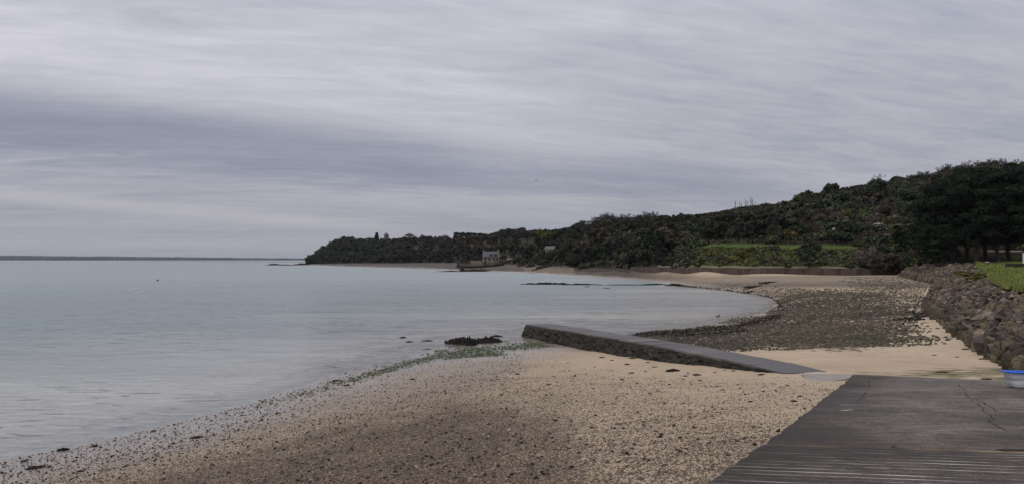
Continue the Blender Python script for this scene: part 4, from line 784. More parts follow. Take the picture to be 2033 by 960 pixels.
# timber piles before the house
e = empty('timber_palisade', (0, 0, 0)); tag(e, 'curved palisade of weathered timber piles on the beach before the house', 'palisade')
PM = []
for s in range(4):
    rr_ = random.Random(s); q = MB(); q.tube((0, 0, -.6), (rr_.uniform(-.06, .06), .03, 1.0), .15, .13, 7); PM.append(q.me('pile', M['pile']))
pal = [(908, 372), (911, 358), (930, 346), (957, 336), (982, 334), (1001, 344)]
for i in range(62):
    u_ = i/61*(len(pal)-1); k_ = min(int(u_), len(pal)-2); f_ = u_-k_; px = pal[k_][0]*(1-f_)+pal[k_+1][0]*f_; d = pal[k_][1]*(1-f_)+pal[k_+1][1]*f_+.2*random.uniform(-1, 1)
    x, y, _ = ad(px, d, 0); z = gz(x, y); o = link(bpy.data.objects.new('pile', PM[i % 4]), e); o.location = (x, y, z); o.scale = (1, 1, random.uniform(2.0, 2.9) if i % 5 else 3.3)
BM_ = MB(); BM_.box((0, 0, 0), (.75, .12, 1.2)); BM_ = BM_.me('board', M['rock'])
for i in range(60):
    u_ = i/60*(len(pal)-1); k_ = min(int(u_), len(pal)-2); f_ = u_-k_; px = pal[k_][0]*(1-f_)+pal[k_+1][0]*f_; d = pal[k_][1]*(1-f_)+pal[k_+1][1]*f_; x, y, _ = ad(px, d, 0); o = link(bpy.data.objects.new('board', BM_), e); o.location = (x, y+.35+.03*(i % 2), gz(x, y)+.3+random.uniform(-.08, .08))
e = empty('beach_posts', (0, 0, 0)); tag(e, 'line of short pale posts along the top of the beach left of the sea wall', 'post row')
for i in range(34):
    px = 1140+i*3.3; d = np.interp(px, [1140, 1250], [252, 206])-2; x, y, _ = ad(px, d, 0); o = link(bpy.data.objects.new('post', PM[i % 4]), e); o.location = (x, y, gz(x, y)); o.scale = (.8, .8, random.uniform(.6, 1.05))
# ------------------------------------------------------------------ sea wall behind the beach
wp = np.linspace(1252, 1800, 260); wf = np.interp(wp, HK[:, 0], HK[:, 1])-.35; wx = (wp-CX)/F*wf
top = np.interp(wp, [1252, 1300, 1400, 1520, 1700, 1800], [2.95, 3.12, 3.25, 3.35, 3.3, 2.9])+(fbm(wp*.05, wp*0, 4, 61)-.5)*.34
rows = []
for q in range(9):
    f_ = q/8; zq = 1.0+(top-1.0)*f_; off = -(1-f_)*.18+(fbm(wp*.12, wp*0+f_*3, 4, 63)-.5)*.3; rows.append(np.stack([wx, wf+off, zq], -1))
rows.append(np.stack([wx, wf+.7, top+.02], -1)); rows.append(np.stack([wx, wf+.9, top-.8], -1))
e = obj('sea_wall', mesh('sea_wall', np.concatenate(rows), grid_faces(11, 260), M['seawall'], False)); tag(e, 'long low stained brown sea wall at the back of the beach below the grassy slope', 'wall')
# ------------------------------------------------------------------ rocks, ledges, weed mounds
def mound(name, px0, px1, d, wid, h, mt, label, cat, z0=None, seed=0, group=None, rough=1.0, nx=40, ny=16, rz=0.0):
    L_ = (px1-px0)/F*d; cx_ = ((px0+px1)/2-CX)/F*d; u = np.linspace(-1, 1, nx); v = np.linspace(-1, 1, ny); U, W_ = np.meshgrid(u, v)
    n = fbm(U*L_*1.1/max(h, .15)*.16+seed, W_*wid/max(h, .15)*.25+seed, 4, seed); n2 = fbm(U*9+seed, W_*4+seed, 3, seed+5); n = n*.55+.75*np.abs(fbm(U*17+seed, W_*8, 3, seed+9)-.5)*2.2
    ed = np.clip(1-(np.hypot(U, W_)+(n2-.5)*.5)**2, -.3, 1); Zq = h*ed*(.25+1.25*n*rough) - .06*h
    Zq = np.where(ed < .02, -.35*h-.08, Zq); c_, s_ = math.cos(rz), math.sin(rz); xx, yy_ = U*L_/2, W_*wid/2
    o = obj(name, mesh(name, np.stack([xx*c_-yy_*s_, xx*s_+yy_*c_, Zq], -1).reshape(-1, 3), grid_faces(ny, nx), M[mt], False), None, (cx_, d, gz(cx_, d) if z0 is None else z0)); return tag(o, label, cat, group)
for i, (a, b_, d, wd_, h, lab) in enumerate([
    (528, 560, 640, 14, 1.5, 'dark rock at the seaward end of the ledge off the headland tip'), (548, 588, 632, 12, .9, 'middle rock of the ledge off the headland tip'), (580, 615, 650, 16, 1.6, 'rock joining the ledge to the foot of the dark headland'),
    (862, 925, 306, 7, .45, 'thin low rock ledge at the left end of the reef before the timber piles'), (905, 985, 310, 9, 1.15, 'long dark ledge in the water before the timber piles'), (912, 924, 309, 4, 2.2, 'small upright rock on the ledge before the timber piles'), (1003, 1023, 305, 5, .8, 'small dark rock in the shallows between ledge and outcrop'),
    (1026, 1046, 315, 6, 1.4, 'reddish dark rock at the water below the small boat'), (1044, 1066, 300, 6, 1.2, 'dark low rock running out from the outcrop foot'), (1086, 1106, 258, 3, .55, 'small dark rock on the sand tip right of the outcrop'), (1056, 1150, 283, 12, 3.0, 'dark overgrown rock outcrop splitting the two far beaches')]):
    mound('rock_ledge' if b_-a > 30 else 'shore_rock', a, b_, d, wd_, h, 'reef', lab, 'rock', z0=(1.0 if a == 1056 else None if a in (1026, 1044) else .0), seed=i*3+1)
for i, (a, b_, py, wd_, h, lab) in enumerate([(1032, 1140, 563.5, 3.4, .42, 'left half of the long low weed covered reef in the middle of the bay'), (1110, 1196, 564.5, 2.6, .28, 'right half of the long low weed covered reef in the bay'), (1185, 1310, 565.2, 1.3, .16, 'thin line of weed covered stones linking the reef to the shore'),
    (1268, 1330, 564.5, 2.2, .28, 'dark weedy stones just off the pebble spit'), (1318, 1362, 566, 3.0, .42, 'dark weedy mound at the tip of the pebble spit'), (1160, 1172, 568.5, 1, .12, 'small weedy stone awash below the long reef'), (1196, 1212, 571.5, 1, .12, 'small weedy stone awash right of the one below the reef')]):
    mound('weedy_reef', a, b_, (H-.02)*F/(py-HY), wd_, h, 'rock', lab, 'reef', z0=0.0, seed=i*5+30, nx=60)
for i, (a, b_, py, z_, wd_, h, rz, lab) in enumerate([(1476, 1530, 563, 1.2, 1.6, .2, 0, 'dark line of stranded seaweed on the upper beach, left streak'), (1505, 1562, 560.5, 1.3, 1.1, .18, .05, 'dark streak of stranded seaweed on the upper beach, right end'), (1482, 1510, 568, 1.0, .8, .12, 0, 'short streak of seaweed just below the two long ones')]):
    mound('seaweed_line', a, b_, (H-z_)*F/(py-HY), wd_, h, 'weed', lab, 'seaweed', seed=i*7+60, rz=rz)
for i, (a, b_, py, wd_, h, lab) in enumerate([(880, 960, 679, 2.6, .36, 'large dark seaweed covered rock at the water edge left of the jetty'), (935, 1004, 677, 2.2, .34, 'dark seaweed covered rock beside the jetty head'), (925, 950, 683, 1.8, .25, 'low front lobe of the seaweed rock left of the jetty'), (972, 1002, 667, .5, .10, 'flat weed patch in the water just behind the seaweed rocks'),
    (792, 808, 670, .35, .13, 'small dark weed clump afloat furthest left of the seaweed rock'), (803, 822, 678, .35, .10, 'small dark weed clump in the shallows, lower of the left pair'), (834, 862, 676, .4, .11, 'dark weed clump in the shallows nearest the seaweed rock'), (838, 860, 692, .3, .05, 'faint weed patch in the shallows below the other clumps')]):
    mound('seaweed_rock', a, b_, H*F/(py-HY), wd_, h, 'weed' if i > 3 else 'rock', lab, 'seaweed', z0=-.02, seed=i*4+80)
# stranded clumps on the sand
CL = [(1337, 736, 30, 9), (1383, 744, 18, 6), (1256, 711, 15, 4), (1286, 719, 8, 3), (1195, 709, 11, 4), (1245, 723, 11, 5), (1255, 740, 12, 4), (1141, 746, 7, 5), (1028, 742, 10, 4), (1089, 763, 8, 4), (1361, 746, 9, 4), (1366, 740, 7, 4), (1390, 755, 8, 4), (1356, 753, 6, 3), (1373, 762, 7, 3), (1329, 763, 7, 3), (1512, 743, 14, 4), (1589, 786, 11, 5),
      (1577, 796, 14, 5), (1490, 797, 10, 4), (1282, 737, 6, 3), (1215, 715, 7, 3), (1419, 739, 8, 3), (1439, 734, 6, 3), (1457, 736, 9, 3), (1252, 770, 5, 3), (1312, 867, 11, 7), (1350, 868, 8, 3), (1358, 800, 6, 3), (1470, 770, 7, 3), (1540, 775, 6, 3), (1180, 728, 5, 2), (1127, 720, 6, 2), (1300, 728, 12, 3), (392, 868, 26, 7), (72, 928, 40, 7), (48, 915, 14, 5), (250, 925, 14, 5), (190, 885, 14, 6), (125, 893, 22, 10), (305, 855, 10, 5), (160, 935, 16, 5), (345, 880, 10, 5),
      (668, 755, 22, 4), (690, 764, 12, 4), (552, 820, 10, 5), (820, 752, 12, 4), (445, 800, 16, 5), (520, 833, 8, 4), (1845, 622, 30, 6), (1800, 620, 10, 3), (1920, 693, 20, 4), (1855, 704, 10, 2), (1900, 708, 8, 2), (1870, 738, 24, 3), (1960, 752, 24, 4), (1790, 655, 8, 3)]
CM = []
for s in range(6):
    r = np.random.default_rng(s+90); v = ICO1*np.array([1, .75, .55])*(1+r.normal(size=(len(ICO1), 1))*.28); v[:, 2] = np.maximum(v[:, 2], -.15); d = crown_data(r, 60, [((0, 0, 0), (1, .8, .4))], .22, core=0, elong=1.8)
    n0 = len(v); CM.append(mesh('seaweed_clump', np.concatenate([v, d[0]]), np.concatenate([ICOF1, d[1]+n0]), M['weed'], False))
for i, (px, py, wpx, hpx) in enumerate(CL):
    d = 30.0
    for _ in range(25): x = (px-CX)/F*d; z = gz(x, d); d += .6*((H-z)*F/(py-HY)-d)
    s = wpx/F*d*.5; o = obj('seaweed_clump', CM[i % 6], None, (x, d, z), random.uniform(-.4, .4), (s, s*1.0, max(hpx/F*d*.8, .04)))
    big = {0: 'largest dark seaweed clump on the pale sand in front of the jetty', 1: 'second largest seaweed clump, right of the largest before the jetty', 26: 'lone dark lump of seaweed on the speckled gravel, nearest the bottom middle', 34: 'long reddish dark seaweed strip on the wet sand at lower left', 35: 'long dark seaweed strip nearest the bottom left corner', 49: 'flat dark seaweed patch touching the left foot of the stone bank'}
    if i in big: tag(o, big[i], 'seaweed')
    elif px > 1700: tag(o, 'small dark seaweed scrap on the sand between jetty and stone bank', 'seaweed', 'seaweed scraps between jetty and stone bank')
    elif px > 1000: pl_ = 'close under the jetty wall' if py < 727 and px < 1300 else ('close under the near end of the jetty' if py < 745 and px > 1400 else ('beside the largest clump before the jetty' if 1320 < px < 1400 and py < 770 else ('beside the slipway edge' if px > 1440 else 'on the speckled sand in the middle foreground'))); tag(o, ('tiny' if wpx < 9 else 'small')+' dark seaweed clump '+pl_, 'seaweed', 'small seaweed clumps '+pl_)
    else: tag(o, 'small dark seaweed clump on the wet shore at left', 'seaweed', 'small seaweed clumps on the wet left shore')
# ------------------------------------------------------------------ slipway
def outline(pts, step=.25, jit=.012):
    out = []
    for (a, b_) in zip(pts, pts[1:]+pts[:1]):
        n = max(1, int(math.hypot(b_[0]-a[0], b_[1]-a[1])/step))
        for q in range(n): f_ = q/n; x_, y_ = a[0]+(b_[0]-a[0])*f_, a[1]+(b_[1]-a[1])*f_; w_ = (float(fbm(np.array(x_*1.3+y_*1.1), np.array(y_*.9), 4, 77))-.5)*jit*9*math.sin(math.pi*f_); out.append((x_+w_+random.gauss(0, jit), y_-w_*.4+random.gauss(0, jit)))
    return out
def slab(name, pts, zf, th_, mt, parent=None, jit=.012, step=.25):
    o_ = outline(pts, step, jit); n = len(o_); V = [(x, y, zf(x, y)) for x, y in o_]+[(x, y, zf(x, y)-th_) for x, y in o_]
    return obj(name, mesh(name, V, [tuple(range(n))[::-1]]+[(i, (i+1) % n, (i+1) % n+n, i+n) for i in range(n)], mt), parent)
sw = slab('slipway', RAMP, rampz, .5, M['ramp'], None, .015); sw['kind'] = 'structure'
def mark(name, pts, wd_, mt, zo=.004, jit=.0):
    V_ = []; n_ = len(pts)
    for i, (x, y) in enumerate(pts):
        a, b_ = pts[max(i-1, 0)], pts[min(i+1, n_-1)]; dx, dy = b_[0]-a[0], b_[1]-a[1]; L_ = math.hypot(dx, dy); w_ = wd_*(random.uniform(.4, 1.2) if jit else 1)*(.25 if jit and i in (0, n_-1) else 1); nx_, ny_ = -dy/L_*w_/2, dx/L_*w_/2
        V_ += [(x+nx_, y+ny_, rampz(x+nx_, y+ny_)+zo), (x-nx_, y-ny_, rampz(x-nx_, y-ny_)+zo)]
    return obj(name, mesh(name, V_, [(2*i, 2*i+1, 2*i+3, 2*i+2) for i in range(n_-1)], mt), sw)
def rp(px, py): dd = 1.6/((py-HY)/F-.08); return ((px-CX)/F*dd, dd)
def wob(p0, p1, n_, j_): return [(p0[0]+(p1[0]-p0[0])*i/n_+random.gauss(0, j_), p0[1]+(p1[1]-p0[1])*i/n_+random.gauss(0, j_)) for i in range(n_+1)]
DK = plain('crack_dirt', (.022, .019, .017), .95, .3, 6); PT = plain('worn_paint', (.42, .40, .37), .8, .25, 9)
for a, b_, n_ in (((1897, 759), (1928, 792), 9), ((1928, 792), (1968, 832), 9), ((1940, 788), (1985, 820), 8), ((1968, 832), (1995, 858), 6), ((1728, 748), (1740, 752), 4), ((1740, 750), (1860, 757), 16), ((1725, 775), (1700, 795), 6), ((1728, 752), (1724, 772), 5), ((1770, 884), (1786, 889), 4), ((1930, 890), (1990, 893), 7)): mark('crack', wob(rp(*a), rp(*b_), n_, .04), .024, DK, .004, 1)
mark('patch', [rp(1985, 893), rp(2010, 892.5), rp(2060, 894), rp(2150, 895)], .16, DK, .005)
mark('paint_mark', wob(rp(1665, 803), rp(1700, 804), 5, .01), .05, PT, .006, 1); mark('paint_mark', wob(rp(1668, 814), rp(1696, 813), 5, .01), .075, PT, .006, 1)
kb = [(10.02, 22.42), (12.95, 19.86), (14.7, 18.2), (14.62, 18.02), (12.84, 19.72), (10.1, 22.28)]
slab('slipway_edge', kb, lambda x, y: rampz(x, y)+.012, .3, M['paleslab'], sw, .006, .4)
ps = [at(1588, 742, 1.60)[:2], at(1640, 741, 1.62)[:2], (10.06, 22.36), (9.6, 21.5), at(1640, 757, 1.68)[:2], at(1612, 760, 1.68)[:2]]
o = slab('concrete_apron', ps, lambda x, y: gz(9.3, 22.0)+.05+.02*(22-y), .25, M['paleslab'], None, .02, .3); tag(o, 'pale worn concrete apron slab where the slipway meets the sand', 'slab')
# ------------------------------------------------------------------ jetty
JF = [(.9, 49.5, .78), (3.79, 39.8, 1.12), (6.10, 31.0, 1.45), (7.56, 25.6, 1.55), (7.93, 23.9, 1.59), (8.25, 22.9, 1.55)]
def jpt(u_):
    ds = [0]
    for a, b_ in zip(JF[:-1], JF[1:]): ds.append(ds[-1]+math.dist(a, b_))
    s = u_*ds[-1]; return np.array([np.interp(s, ds, [p[k_] for p in JF]) for k_ in range(3)])
pr = np.array([.955, .30, 0]); je = empty('jetty', (0, 0, 0)); tag(je, 'long low stone jetty with slabbed top sloping from the slipway into the sea', 'jetty')
NS = 15
for i in range(NS):
    a, b_ = jpt(i/NS+.0008), jpt((i+1)/NS-.0008); wd_ = 1.62-.1*i/NS
    A, B = a-pr*.015, b_-pr*.015; C_, D_ = b_+pr*wd_, a+pr*wd_; dz = random.uniform(-.005, .005); q = MB(); T_ = [tuple(p+np.array([0, 0, dz+random.uniform(-.014, .010)])) for p in (A, B, C_, D_)]; U_ = [(p[0], p[1], p[2]-.075) for p in T_]
    q.add(T_+U_, [(0, 1, 2, 3), (7, 6, 5, 4), (0, 4, 5, 1), (1, 5, 6, 2), (2, 6, 7, 3), (3, 7, 4, 0)]); so_ = q.build('slab', M['jettop'], je)
us = np.linspace(0, 1, 170); TP = np.array([jpt(u_) for u_ in us]); rows = []
gzf = ground(TP[:, 0]-.4, TP[:, 1])
for q in range(12):
    f_ = q/11; p = TP.copy(); h_ = TP[:, 2]-.1-np.minimum(gzf-.25, TP[:, 2]-.3); p[:, 2] = TP[:, 2]-.06-h_*f_
    p -= pr*(.30*f_**1.2*np.clip(h_, 0, 1))[:, None]; p -= pr*((fbm(us*60, us*0+f_*6, 4, 71)-.5)*.42*np.clip(f_*4, 0, 1)*np.clip(h_*1.3, .2, 1))[:, None]; rows.append(p)
S1 = np.concatenate(rows[::-1]); f1_ = grid_faces(12, 170)
rows = []
for q in range(4): f_ = q/3; p = TP+pr*(1.58+.2*f_); p[:, 2] = TP[:, 2]-.1-1.3*f_; rows.append(p)
S2 = np.concatenate(rows); f2_ = grid_faces(4, 170)+len(S1)
EV = []; e0 = TP[0]
for q in range(9):
    f_ = q/8
    for k_ in range(12): g_ = k_/11; p = e0+pr*(-.42*f_**1.2*.9+(1.6+.4*f_)*g_)+np.array([-.27, .96, 0])*(.75*f_*(1-.2*g_)+(vnoise(np.array(f_*5), np.array(g_*6), 3)-.5)*.2*f_); p[2] = e0[2]-.1-1.15*f_; EV.append(p)
f3_ = grid_faces(9, 12)+len(S1)+len(S2)
obj('masonry_side', mesh('masonry_side', np.concatenate([S1, S2, EV]), np.concatenate([f1_, f2_, f3_]), M['jetside'], False), je)
# ------------------------------------------------------------------ stone bank (revetment)
FT = np.array([(14.4, 19.6, 1.6), (16, 23.9, 1.5), (19.4, 31.7, 1.3), (28, 51, 1.35), (34, 62, 1.45), (41, 74, 1.55), (54, 95.6, 1.7), (56, 101, 1.8), (57.8, 106, 1.9), (63, 120, 2), (68, 133, 2)])
TT = np.array([(18.4, 17.6, 3.3), (20.1, 22.1, 3.2), (23.5, 30, 3.05), (32, 49.2, 2.95), (38, 60, 3.0), (44.5, 71, 3.15), (57, 93, 3.75), (64, 104, 4.05), (67, 110, 4.2), (70, 124, 4.3), (71.5, 137, 3.4)])
seg = np.concatenate([[0], np.cumsum(np.linalg.norm(np.diff((FT+TT)/2, axis=0), axis=1))])
def bank(s, t_): return np.array([np.interp(s, seg, FT[:, k_])*(1-t_)+np.interp(s, seg, TT[:, k_])*t_ for k_ in range(3)])
sb_ = empty('stone_bank', (0, 0, 0)); tag(sb_, 'sloping bank of rough brown boulders between the beach and the lawn', 'stone bank')
BV = []; ss = np.linspace(0, seg[-1], 130)
for k_ in range(8):
    for s in ss: p = bank(s, k_/7*1.25-.02); p[2] = min(p[2], bank(s, 1)[2])-.46-(.3 if k_ == 0 else 0); BV.append(p)
obj('earth_core', mesh('earth_core', BV, grid_faces(8, 130), plain('dark_earth', (.035, .028, .02), .95, .3, 3, .5), True), sb_)
HULL = []
for s in range(16):
    r = np.random.default_rng(s+200); bm = bmesh.new(); ax = np.array([1.25, r.uniform(.5, .8), r.uniform(.34, .66)])
    for _ in range(15):
        d = r.normal(size=3); d /= np.linalg.norm(d); d = np.sign(d)*np.abs(d)**.75; d /= np.abs(d).max()**.55; bm.verts.new(d*ax*r.uniform(.82, 1.05))
    res = bmesh.ops.convex_hull(bm, input=bm.verts); bmesh.ops.delete(bm, geom=[v for v in bm.verts if not v.link_faces], context='VERTS'); bm.verts.index_update()
    v = np.array([q.co[:] for q in bm.verts]); f_ = np.array([[q.index for q in p.verts] for p in bm.faces]); bm.free(); HULL.append((v, f_))
HM = [mesh('stone', v, f_, M['stone'], False) for v, f_ in HULL]
ST = []; s = 0; r = np.random.default_rng(77)
while s < seg[-1]:
    dmid = bank(s, .5)[1]; size = .40+.06*math.sin(s*.7)+(.0 if dmid < 60 else .10); wdt = np.linalg.norm(bank(s, 0)-bank(s, 1)); n = max(3, int(wdt/(size*.80)))
    for k_ in range(n+1):
        t_ = k_/n+r.uniform(-.4, .4)/n; sj = s+r.uniform(-.5, .5)*size; p = bank(min(max(sj, 0), seg[-1]), t_*.97-.02); sz = size*math.exp(r.uniform(math.log(.42), math.log(.98)))*(1.15 if k_ == 0 else 1)
        up = k_ == 0 and r.random() < .75
        rot = Matrix.Rotation(r.uniform(-3.14, 3.14), 3, 'Z') @ Matrix.Rotation(r.uniform(1.0, 1.75) if up else r.normal()*.6, 3, 'Y') @ Matrix.Rotation(r.normal()*.6, 3, 'X')
        ST.append((sz/p[1], p+np.array([0, 0, r.uniform(-.22, .18)*size+(.12 if up else 0)-.10*t_]), rot, (sz*r.uniform(.85, 1.35), sz, sz*r.uniform(.8, 1.2)), int(r.integers(0, 16))))
    s += size*.80
vis = [q for q in ST if CX+F*q[1][0]/q[1][1] < 2075]; vis.sort(key=lambda q: -q[0]); near = vis[:298]; ids = set(id(q) for q in near)
for _, p, rot, sc_, h_ in near:
    o = link(bpy.data.objects.new('stone', HM[h_]), sb_); o.matrix_local = Matrix.Translation(p) @ rot.to_4x4() @ Matrix.Diagonal((*sc_, 1))
VV, FF, TN = [], [], []; b0 = 0
for q in ST:
    if id(q) in ids: continue
    v, f_ = HULL[q[4]]; w_ = (v*np.array(q[3])) @ np.array(q[2]).T+q[1]; VV.append(w_); FF.append(f_+b0); TN.append(np.full(len(v), r.random())); b0 += len(v)
o = obj('stone', mesh('stone', np.concatenate(VV), np.concatenate(FF), M['stone'], False, dict(tint=np.concatenate(TN))), sb_); o['kind'] = 'stuff'
# ------------------------------------------------------------------ lawn, its grass and what stands on it
LS = np.linspace(0, seg[8], 90); LV = []; NU = 40; lawnpts = []
for j in range(NU):
    f_ = (j/(NU-1))**1.7
    for s in LS:
        p = bank(s, 1); x = p[0]+.15+f_*75; y = p[1]+f_*2.0; z = p[2]+.10+.5*f_+sstep(0, .05, f_)*(fbm(np.array(x*.25), np.array(y*.25), 3, 5)-.5)*.22; LV.append((x, y, float(z)))
g = obj('lawn', mesh('lawn', LV, grid_faces(NU, 90)[:, ::-1], M['lawn'], True)); g['kind'] = 'structure'
LV = np.array(LV).reshape(NU, 90, 3)
def lawn_z(x, y): d = (LV[..., 0]-x)**2+(LV[..., 1]-y)**2; return float(LV.reshape(-1, 3)[int(np.argmin(d)), 2])
n = 26000; r = np.random.default_rng(5); ju = (r.random(n)**1.6)*(NU*.75); jl = r.random(n)*88.9; ji, li = ju.astype(int), jl.astype(int); fu, fl = (ju-ji)[:, None], (jl-li)[:, None]
P0 = LV[ji, li]*(1-fu)*(1-fl)+LV[ji+1, li]*fu*(1-fl)+LV[ji, li+1]*(1-fu)*fl+LV[ji+1, li+1]*fu*fl
hh = r.uniform(.04, .13, n)[:, None]*(1+P0[:, 1:2]*.012)*np.where(ju < 1.6, 1.7, 1)[:, None]; a = r.uniform(0, 6.28, n); wv2 = np.stack([np.cos(a), np.sin(a), 0*a], -1)*hh*.45
V = np.stack([P0-wv2, P0+wv2, P0+np.stack([r.normal(size=n)*.3, r.normal(size=n)*.3, np.ones(n)], -1)*hh], 1).reshape(-1, 3)
tag(obj('grass', mesh('grass', V, np.arange(3*n).reshape(-1, 3), M['blade'], False, dict(leaf=np.repeat(r.random(n), 3)))), kind='stuff')
for i, (px, d, s_) in enumerate([(1918, 78, .9), (1930, 76, 1.0), (1944, 73, .8), (1935, 70, .7)]):
    x, y, _ = ad(px, d, 0); e = empty('low_shrub', (x, y, lawn_z(x, y)-.1), i); e.scale = (s_*1.3, s_*1.3, s_*.42); link(bpy.data.objects.new('crown', crown_mesh('bush', i % 3, 'yellow')), e); link(bpy.data.objects.new('trunk', TRUNK), e); tag(e, 'low yellow green plant creeping over the lawn edge onto the boulders', 'shrub', 'low yellow green plants on the lawn edge'); e['label'] = ['leftmost', 'second', 'third', 'nearest'][i]+' low yellow green plant creeping over the lawn edge onto the boulders'
e = empty('timber_planter', ad(2034, 96, lawn_z(*ad(2034, 96, 0)[:2]))); tag(e, 'low dark timber edged bed on the lawn at the right edge', 'planter')
for z in (.12, .36):
    q = MB(); q.box((0, -1.0, z), (3.8, .2, .22)); q.build('sleeper', M['bark'], e); q = MB(); q.box((-1.8, 0, z), (.2, 1.78, .22)); q.build('sleeper', M['bark'], e)
q = MB(); q.box((.1, 0, .2), (3.4, 1.7, .36)); q.build('soil', M['rock'], e)
e = empty('white_post', ad(2034, 99, lawn_z(*ad(2034, 99, 0)[:2]))); tag(e, 'white painted post standing behind the timber bed at the right edge', 'post'); q = MB(); q.box((0, 0, .85), (.34, .2, 1.7)); q.build('post', M['whitepaint'], e); q = MB(); q.box((0, 0, 1.74), (.42, .28, .08)); q.build('cap', M['whitepaint'], e)
x, y, _ = ad(1960, 103, 0); e = empty('bollard', (x, y, lawn_z(x, y))); tag(e, 'small dark bollard with a pale cap at the back edge of the lawn', 'bollard'); q = MB(); q.tube((0, 0, -.2), (0, 0, .42), .16, .16, 10); q.build('body', M['bark'], e); q = MB(); q.tube((0, 0, .42), (0, 0, .52), .26, .2, 10); q.build('cap', M['render'], e)
# ------------------------------------------------------------------ blue and white plastic tub
def rrect(w_, l_, r_, n=5):
    out = []
    for cx_, cy_, a0 in ((w_/2-r_, l_/2-r_, 0), (-w_/2+r_, l_/2-r_, 90), (-w_/2+r_, -l_/2+r_, 180), (w_/2-r_, -l_/2+r_, 270)):
        for q in range(n+1): a = R(a0+90*q/n); out.append((cx_+math.cos(a)*r_, cy_+math.sin(a)*r_))
    return out
def shell(name, prof, mt, parent, cap_first=False, cap_last=False):
    V = []; 
    for (w_, l_, r_, z) in prof: V += [(x, y, z) for x, y in rrect(w_, l_, r_)]
    n = 24; Fq = []
    for k_ in range(len(prof)-1): Fq += [(k_*n+i, k_*n+(i+1) % n, (k_+1)*n+(i+1) % n, (k_+1)*n+i) for i in range(n)]
    if cap_first: Fq.append(tuple(range(n))[::-1])
    if cap_last: Fq.append(tuple((len(prof)-1)*n+i for i in range(n)))
    return obj(name, mesh(name, V, Fq, mt, True), parent)
tx_, ty_ = 12.22, 17.9
e = empty('plastic_tub', (tx_, ty_, rampz(tx_, ty_)+.004), R(-12)); e.rotation_euler = (R(-4.6), 0, R(-12)); tag(e, 'white plastic tub with blue rim, blue inside and blue stripe, on the slipway edge', 'tub')
shell('body', [(.76, .44, .12, 0), (.84, .50, .14, .03), (.90, .54, .15, .15), (.93, .565, .155, .20), (.955, .58, .16, .205), (1.0, .62, .17, .345)], M['whitep'], e, True)
shell('rim', [(1.0, .62, .17, .342), (1.10, .72, .2, .350), (1.12, .74, .21, .366), (1.10, .72, .2, .384), (1.0, .62, .18, .384), (.96, .58, .17, .372)], M['bluep'], e)
shell('inside', [(.965, .585, .17, .374), (.86, .5, .15, .12), (.76, .42, .12, .06)], M['bluep'], e, False, True)
q = MB()
for x, wd_ in ((-.12, .13),):
    for (z0, z1, y0, y1) in ((.03, .15, -.262, -.284), (.15, .202, -.284, -.295), (.205, .33, -.303, -.322)):
        q.add([(x-wd_/2, y0, z0), (x+wd_/2, y0, z0), (x+wd_/2, y1, z1), (x-wd_/2, y1, z1), (x-wd_/2, y0+.02, z0), (x+wd_/2, y0+.02, z0), (x+wd_/2, y1+.02, z1), (x-wd_/2, y1+.02, z1)], [(0, 1, 2, 3), (1, 5, 6, 2), (4, 0, 3, 7), (3, 2, 6, 7), (0, 4, 5, 1)])
q.build('stripe', M['bluep'], e)
# ------------------------------------------------------------------ buoys and birds
def buoy(px, py, r_, mt, lab):
    x, y, z = at(px, py, 0); e = empty('buoy', (x, y, 0)); v, f_ = ico(2); obj('float', mesh('float', v*r_*np.array([1, 1, .9])+[0, 0, r_*.45], f_, mt, True), e); q = MB(); q.tube((0, 0, r_*1.2), (0, 0, r_*1.9), r_*.22, r_*.18, 8); q.build('eye', mt, e); tag(e, lab, 'buoy')
buoy(313, 557, .24, plain('dark_red_buoy', (.09, .03, .03), .5, .1, 4), 'small dark red mooring buoy alone on the sea at left')
buoy(271, 573.5, .20, M['whitepaint'], 'white mooring buoy on the sea, larger of the pale pair'); buoy(264, 574, .11, M['whitepaint'], 'tiny pale buoy just left of the larger white one')
x, y, z = at(1425, 628, 0); e = empty('swimming_bird', (x, y, 0), R(15)); e.scale = (.75,)*3; tag(e, 'small dark bird swimming near the pebble shore behind the jetty', 'bird')
v, f_ = ico(2); obj('body', mesh('body', v*np.array([.26, .12, .11])+[0, 0, .06], f_, M['bird'], True), e); v2 = v*np.array([.07, .055, .06])+[.22, 0, .27]; q = MB(); q.tube((.18, 0, .1), (.21, 0, .26), .045, .035, 6); q.build('neck', M['bird'], e); obj('head', mesh('head', v2, f_, M['bird'], True), e); q = MB(); q.tube((.27, 0, .27), (.35, 0, .26), .016, .005, 5); q.build('beak', M['bird'], e)
x, y, z = ad(1064, 130, zy(359.5, 130)); e = empty('flying_gull', (x, y, z), R(20)); e.scale = (.7,)*3; tag(e, 'small gull gliding in the grey sky above the middle of the bay', 'bird')
obj('body', mesh('body', v*np.array([.2, .07, .065]), f_, M['bird'], True), e)
for s_ in (-1, 1):
    q = MB(); q.add([(.10, 0, .03), (-.08, 0, .03), (-.04, .30*s_, .16), (.12, .30*s_, .16), (-.10, .62*s_, .10+.1*s_), (-.02, .62*s_, .10+.1*s_), (.10, 0, 0), (-.08, 0, 0), (-.04, .30*s_, .135), (.12, .30*s_, .135)], [(0, 1, 2, 3), (3, 2, 4, 5), (6, 9, 8, 7), (9, 5, 4, 8), (0, 3, 9, 6), (1, 7, 8, 2)]); q.build('wing', M['bird'], e)
